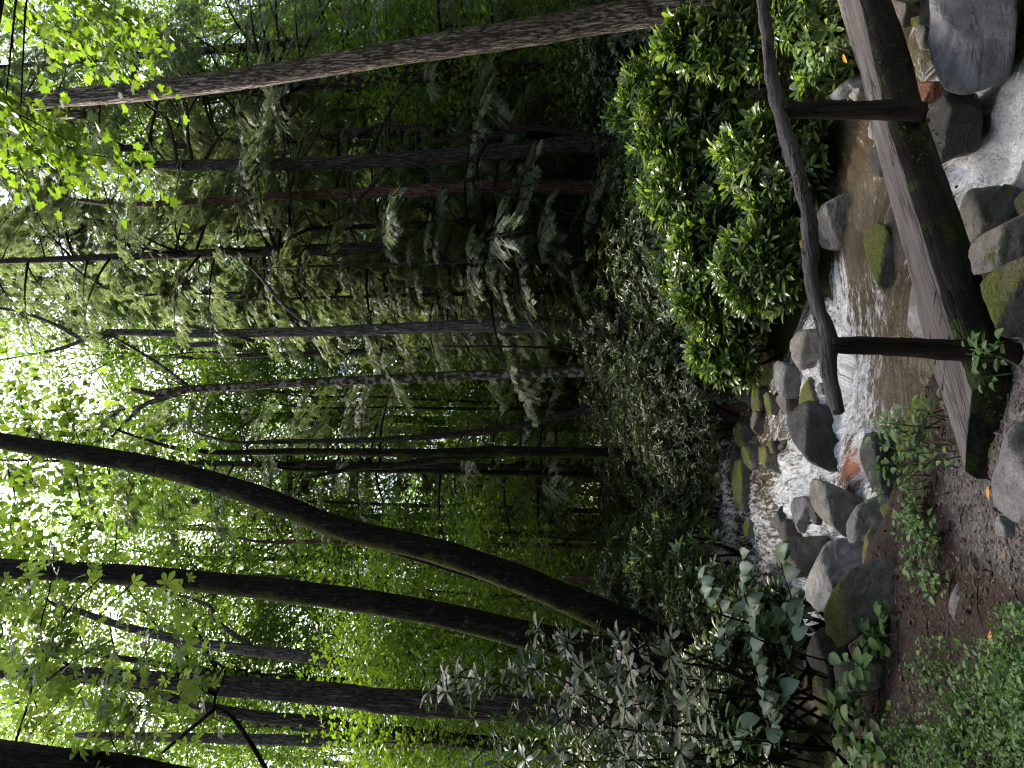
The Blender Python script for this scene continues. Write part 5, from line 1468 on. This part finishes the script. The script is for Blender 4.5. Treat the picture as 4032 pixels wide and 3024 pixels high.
mb = thing('maple_tree', 'maple reaching in from the right with yellow green lobed leaves, upper right', 'tree', (4.6, 5.2, gz(4.6, 5.2))); mbo = np.array((4.6, 5.2, gz(4.6, 5.2)))
tp = [mbo + np.array((0, 0, -.2)), mbo + np.array((-.05, 0, 3)), mbo + np.array((.1, .1, 6.2)), mbo + np.array((0, .2, 9))]
obj('trunk', Geo_tube(tp, [.09, .08, .06, .02], mbo), M['bark_grey'], mb)
hub = tp[2]
for bi, (pth, n) in enumerate([([(2700, -40), (2560, 80), (2480, 200), (2420, 330), (2400, 440), (2330, 500), (2220, 590)], 55), ([(2620, -60), (2500, 30), (2420, 60), (2340, 90), (2260, 110)], 45), ([(2560, 80), (2480, 120), (2400, 230), (2350, 330)], 45), ([(2600, 20), (2540, 140), (2470, 260), (2420, 300)], 40), ([(2700, -60), (2600, -20), (2500, -20), (2380, 20)], 30)]):
    bough(mb, mbo, pth, 5.0, LM_map, .08, n, .2, 720 + bi, r0=8, more=70, tm=MAPLE, lmat='maple')
    a = P(pth[0][0], pth[0][1], 5.0); obj('branch', Geo_tube([hub, (hub + a) / 2 + np.array((0, 0, .2)), a], [.014, .01, .005], mbo), M['twig'], mb)
for bi, (pth, n) in enumerate([([(3100, 60), (2980, 140), (2900, 260), (2860, 380), (2800, 480), (2760, 550)], 60), ([(3100, 200), (2990, 300), (2930, 400), (2860, 470)], 50), ([(3100, 20), (2960, 60), (2880, 160), (2840, 250)], 50), ([(3100, 330), (3010, 400), (2960, 480), (2900, 530)], 40)]):
    bough(mb, mbo, pth, 6.2, LM_map, .085, n, .28, 740 + bi, r0=8, more=130, tm=MAPLE, lmat='maple')
    a = P(pth[0][0], pth[0][1], 6.2); obj('branch', Geo_tube([tp[1], (tp[1] + a) / 2 + np.array((0, 0, .2)), a], [.03, .02, .008], mbo), M['twig'], mb)

be = thing('beech_tree', 'slender beech hidden behind the twin trunks, oval leaves across the top', 'tree', (-3.9, 10.9, gz(-3.9, 10.9))); beo = np.array((-3.9, 10.9, gz(-3.9, 10.9)))
tb = [P(470, 2660, 10.9), P(880, 1450, 10.9), P(1090, 900, 10.9), P(1225, 400, 10.9), P(1290, -50, 10.9)]
tb[0][2] = gz(tb[0][0], tb[0][1]) - .1
obj('trunk', Geo_tube(tb, [.035, .03, .025, .02, .01], beo), M['twig'], be)
for bi, (pth, n) in enumerate([([(1180, 100), (1300, 160), (1420, 90), (1560, 40), (1680, 20)], 60), ([(1150, 300), (1000, 320), (860, 280), (760, 320)], 50), ([(1160, 330), (1290, 310), (1400, 260), (1500, 230)], 50), ([(1120, 560), (1200, 620), (1300, 640)], 36), ([(1180, 30), (1060, 60), (950, 40), (860, 80)], 46)]):
    bough(be, beo, pth, 10.7, LM_beech, .15, n, .45, 760 + bi, r0=6, more=160, tm=OVATE, lmat='bright')

# ------------------------------------------------------------------ ground cover, litter, gravel
r = np.random.default_rng(90)
def scatter(n, poly, z):
    """points on the ground seen inside a box of the picture"""
    out = []
    for k in range(n):
        u0, v0, u1, v1 = poly[r.integers(len(poly))]
        q = PZ(r.uniform(u0, u1), r.uniform(v0, v1), z); out.append(q[:2])
    out = np.array(out); h = height(out[:, 0], out[:, 1]); return np.column_stack((out, h))


gp = scatter(14000, [(-60, 3560, 430, 4080), (-60, 3640, 520, 3980), (100, 3600, 420, 3850), (-60, 3700, 300, 4080), (300, 3880, 640, 4060)], .12)
dens = fbm(np.column_stack((gp[:, :2] * 3, 0 * gp[:, 0])), 3, 91); gp = gp[dens + .5 * r.normal(size=len(dens)) > .05]
gp[:, 2] += r.random(len(gp)) ** 1.5 * .14
v, f = cloud(*OVATE, gp, unit(r.normal(size=gp.shape) * np.array((1, 1, .5)) + np.array((0, 0, .25))), unit(np.array((0, 0, 1.0)) + r.normal(size=gp.shape) * .45), .021 * (.45 + 1.6 * r.random(len(gp)) ** 2.2))
tag(obj('ground_cover', make_mesh('ground_cover', v, f, True), M['weed']), 'low bright green ground cover at the lower left of the trail', 'plants', kind='stuff')
gp = scatter(1300, [(2560, 3080, 3040, 3290), (2500, 3060, 2800, 3200)], .0); gp[:, 2] += r.random(len(gp)) * .06
v, f = cloud(*OVATE, gp, unit(r.normal(size=gp.shape) * np.array((1, 1, .5))), unit(np.array((0, -.2, 1.0)) + r.normal(size=gp.shape) * .45), .04 * (.5 + r.random(len(gp))))
tag(obj('bank_plants', make_mesh('bank_plants', v, f, True), M['weed']), 'small scattered leaves creeping over both banks', 'plants', kind='stuff')
xy = np.column_stack((r.uniform(-3.2, 1.2, 16000), r.uniform(2.6, 6.4, 16000)))
xy = np.vstack((xy, np.column_stack((r.uniform(-6, 5, 3500), r.uniform(8, 13, 3500)))))
dd_, _, _ = channel(xy[:, 0], xy[:, 1]); xy = xy[dd_ > .35]
lp = np.column_stack((xy, height(xy[:, 0], xy[:, 1]) + .004))
v, f = cloud(*LEAF2, lp, unit(r.normal(size=lp.shape) * np.array((1, 1, .25))), unit(np.array((0, 0, 1.0)) + r.normal(size=lp.shape) * .4), .03 * (.3 + 1.1 * r.random(len(lp)) ** 2))
tag(obj('leaf_litter', make_mesh('leaf_litter', v, f, True), M['litter']), 'brown dead leaves strewn over the trail and banks', 'leaves', kind='stuff')
xy = np.column_stack((r.uniform(-1.2, .5, 5000), r.uniform(2.6, 4.6, 5000))); dd_ = seg_d(xy[:, 0], xy[:, 1], [(.1, 2.5), (-.35, 3.6), (-.3, 4.05)]); xy = xy[dd_ + .15 * r.normal(size=len(dd_)) < .55]
lp = np.column_stack((xy, height(xy[:, 0], xy[:, 1]) + .002)); sv, sf = ico(1)
v, f = cloud(sv * np.array((1, .8, .55)), sf, lp, unit(r.normal(size=lp.shape) * np.array((1, 1, .1))), np.tile((0, 0, 1.0), (len(lp), 1)), .004 + .009 * r.random(len(lp)) ** 2.5)
tag(obj('gravel', make_mesh('gravel', v, f, False), M['pebble']), 'fine grey gravel on the trail', 'gravel', kind='stuff')
ge = Geo()
for k in range(170):
    x, y = r.uniform(-2.6, .6), r.uniform(2.8, 5.6)
    if channel(np.array(x), np.array(y))[0] < .4: continue
    a = r.random() * 6.28; l = r.uniform(.04, .22); z = gz(x, y) + .008
    ge.add(*tube([(x, y, z), (x + l * math.cos(a) * .5, y + l * math.sin(a) * .5, z + .01), (x + l * math.cos(a), y + l * math.sin(a), z)], [.003, .003, .0015], 4, 2))
tag(obj('fallen_twigs', ge.mesh('fallen_twigs'), M['twig']), 'small dead twigs lying on the trail', 'twigs', kind='stuff')

for lab, u, v_, y, s in (('single orange yellow leaf caught on the shrubs above the handrail', 2040, 3165, 7.6, .12), ('orange dead leaf on the far bank behind the log', 2775, 3335, 7.0, .11), ('orange fallen leaf on the trail beside the large grey boulder', 1060, 3893, None, .06), ('yellow fallen leaf among the ground cover at the lower left', 470, 3905, None, .08)):
    p = P(u, v_, y) if y else PZ(u, v_, .03)
    if y is None: p[2] = max(p[2], gz(p[0], p[1]) + .012)
    me = make_mesh('fallen_leaf', *LANCE, True); me.materials.append(M['yellow'])
    o = leaf_obj(me, None, p, unit(np.array((.7, .2, .25 if y else .03))), np.array((0, -.5, 1.0)), s, name='fallen_leaf'); tag(o, lab, 'leaf')
# roots hanging on the far bank
rt = thing('bank_roots', 'tangle of bare pale roots hanging from the far bank over the pool', 'roots', P(2420, 3150, 8.0)); rb = P(2420, 3150, 8.0)
for k in range(12):
    u, v_ = r.uniform(2280, 2540), r.uniform(3090, 3170); q = [P(u, v_, 8.0)]
    for s_ in range(4): q.append(q[-1] + np.array((r.normal() * .07, -.03 + r.normal() * .03, -.05 - .05 * r.random())))
    obj('root', Geo_tube(q, [.009, .007, .006, .004, .002], rb), M['bark_pale'], rt)
rt2 = thing('crooked_root', 'dark crooked dead branch over the shaded mossy rock at left', 'branch', P(270, 3280, 5.2))
obj('stem', Geo_tube([P(u, v_, 5.2) for u, v_ in ((420, 3270), (370, 3275), (300, 3290), (260, 3320), (200, 3290), (120, 3275), (60, 3300))], [.01, .016, .018, .02, .018, .016, .01], P(270, 3280, 5.2)), M['twig'], rt2)
fl = thing('fallen_log', 'thin fallen reddish log lying across the upper stream behind the shrubs', 'log', P(1400, 2830, 12.2))
obj('stem', Geo_tube([P(u, v_, 12.2) for u, v_ in ((1480, 2820), (1380, 2812), (1250, 2805), (1130, 2830))], [.05, .05, .045, .03], P(1400, 2830, 12.2)), M['bark_red'], fl)
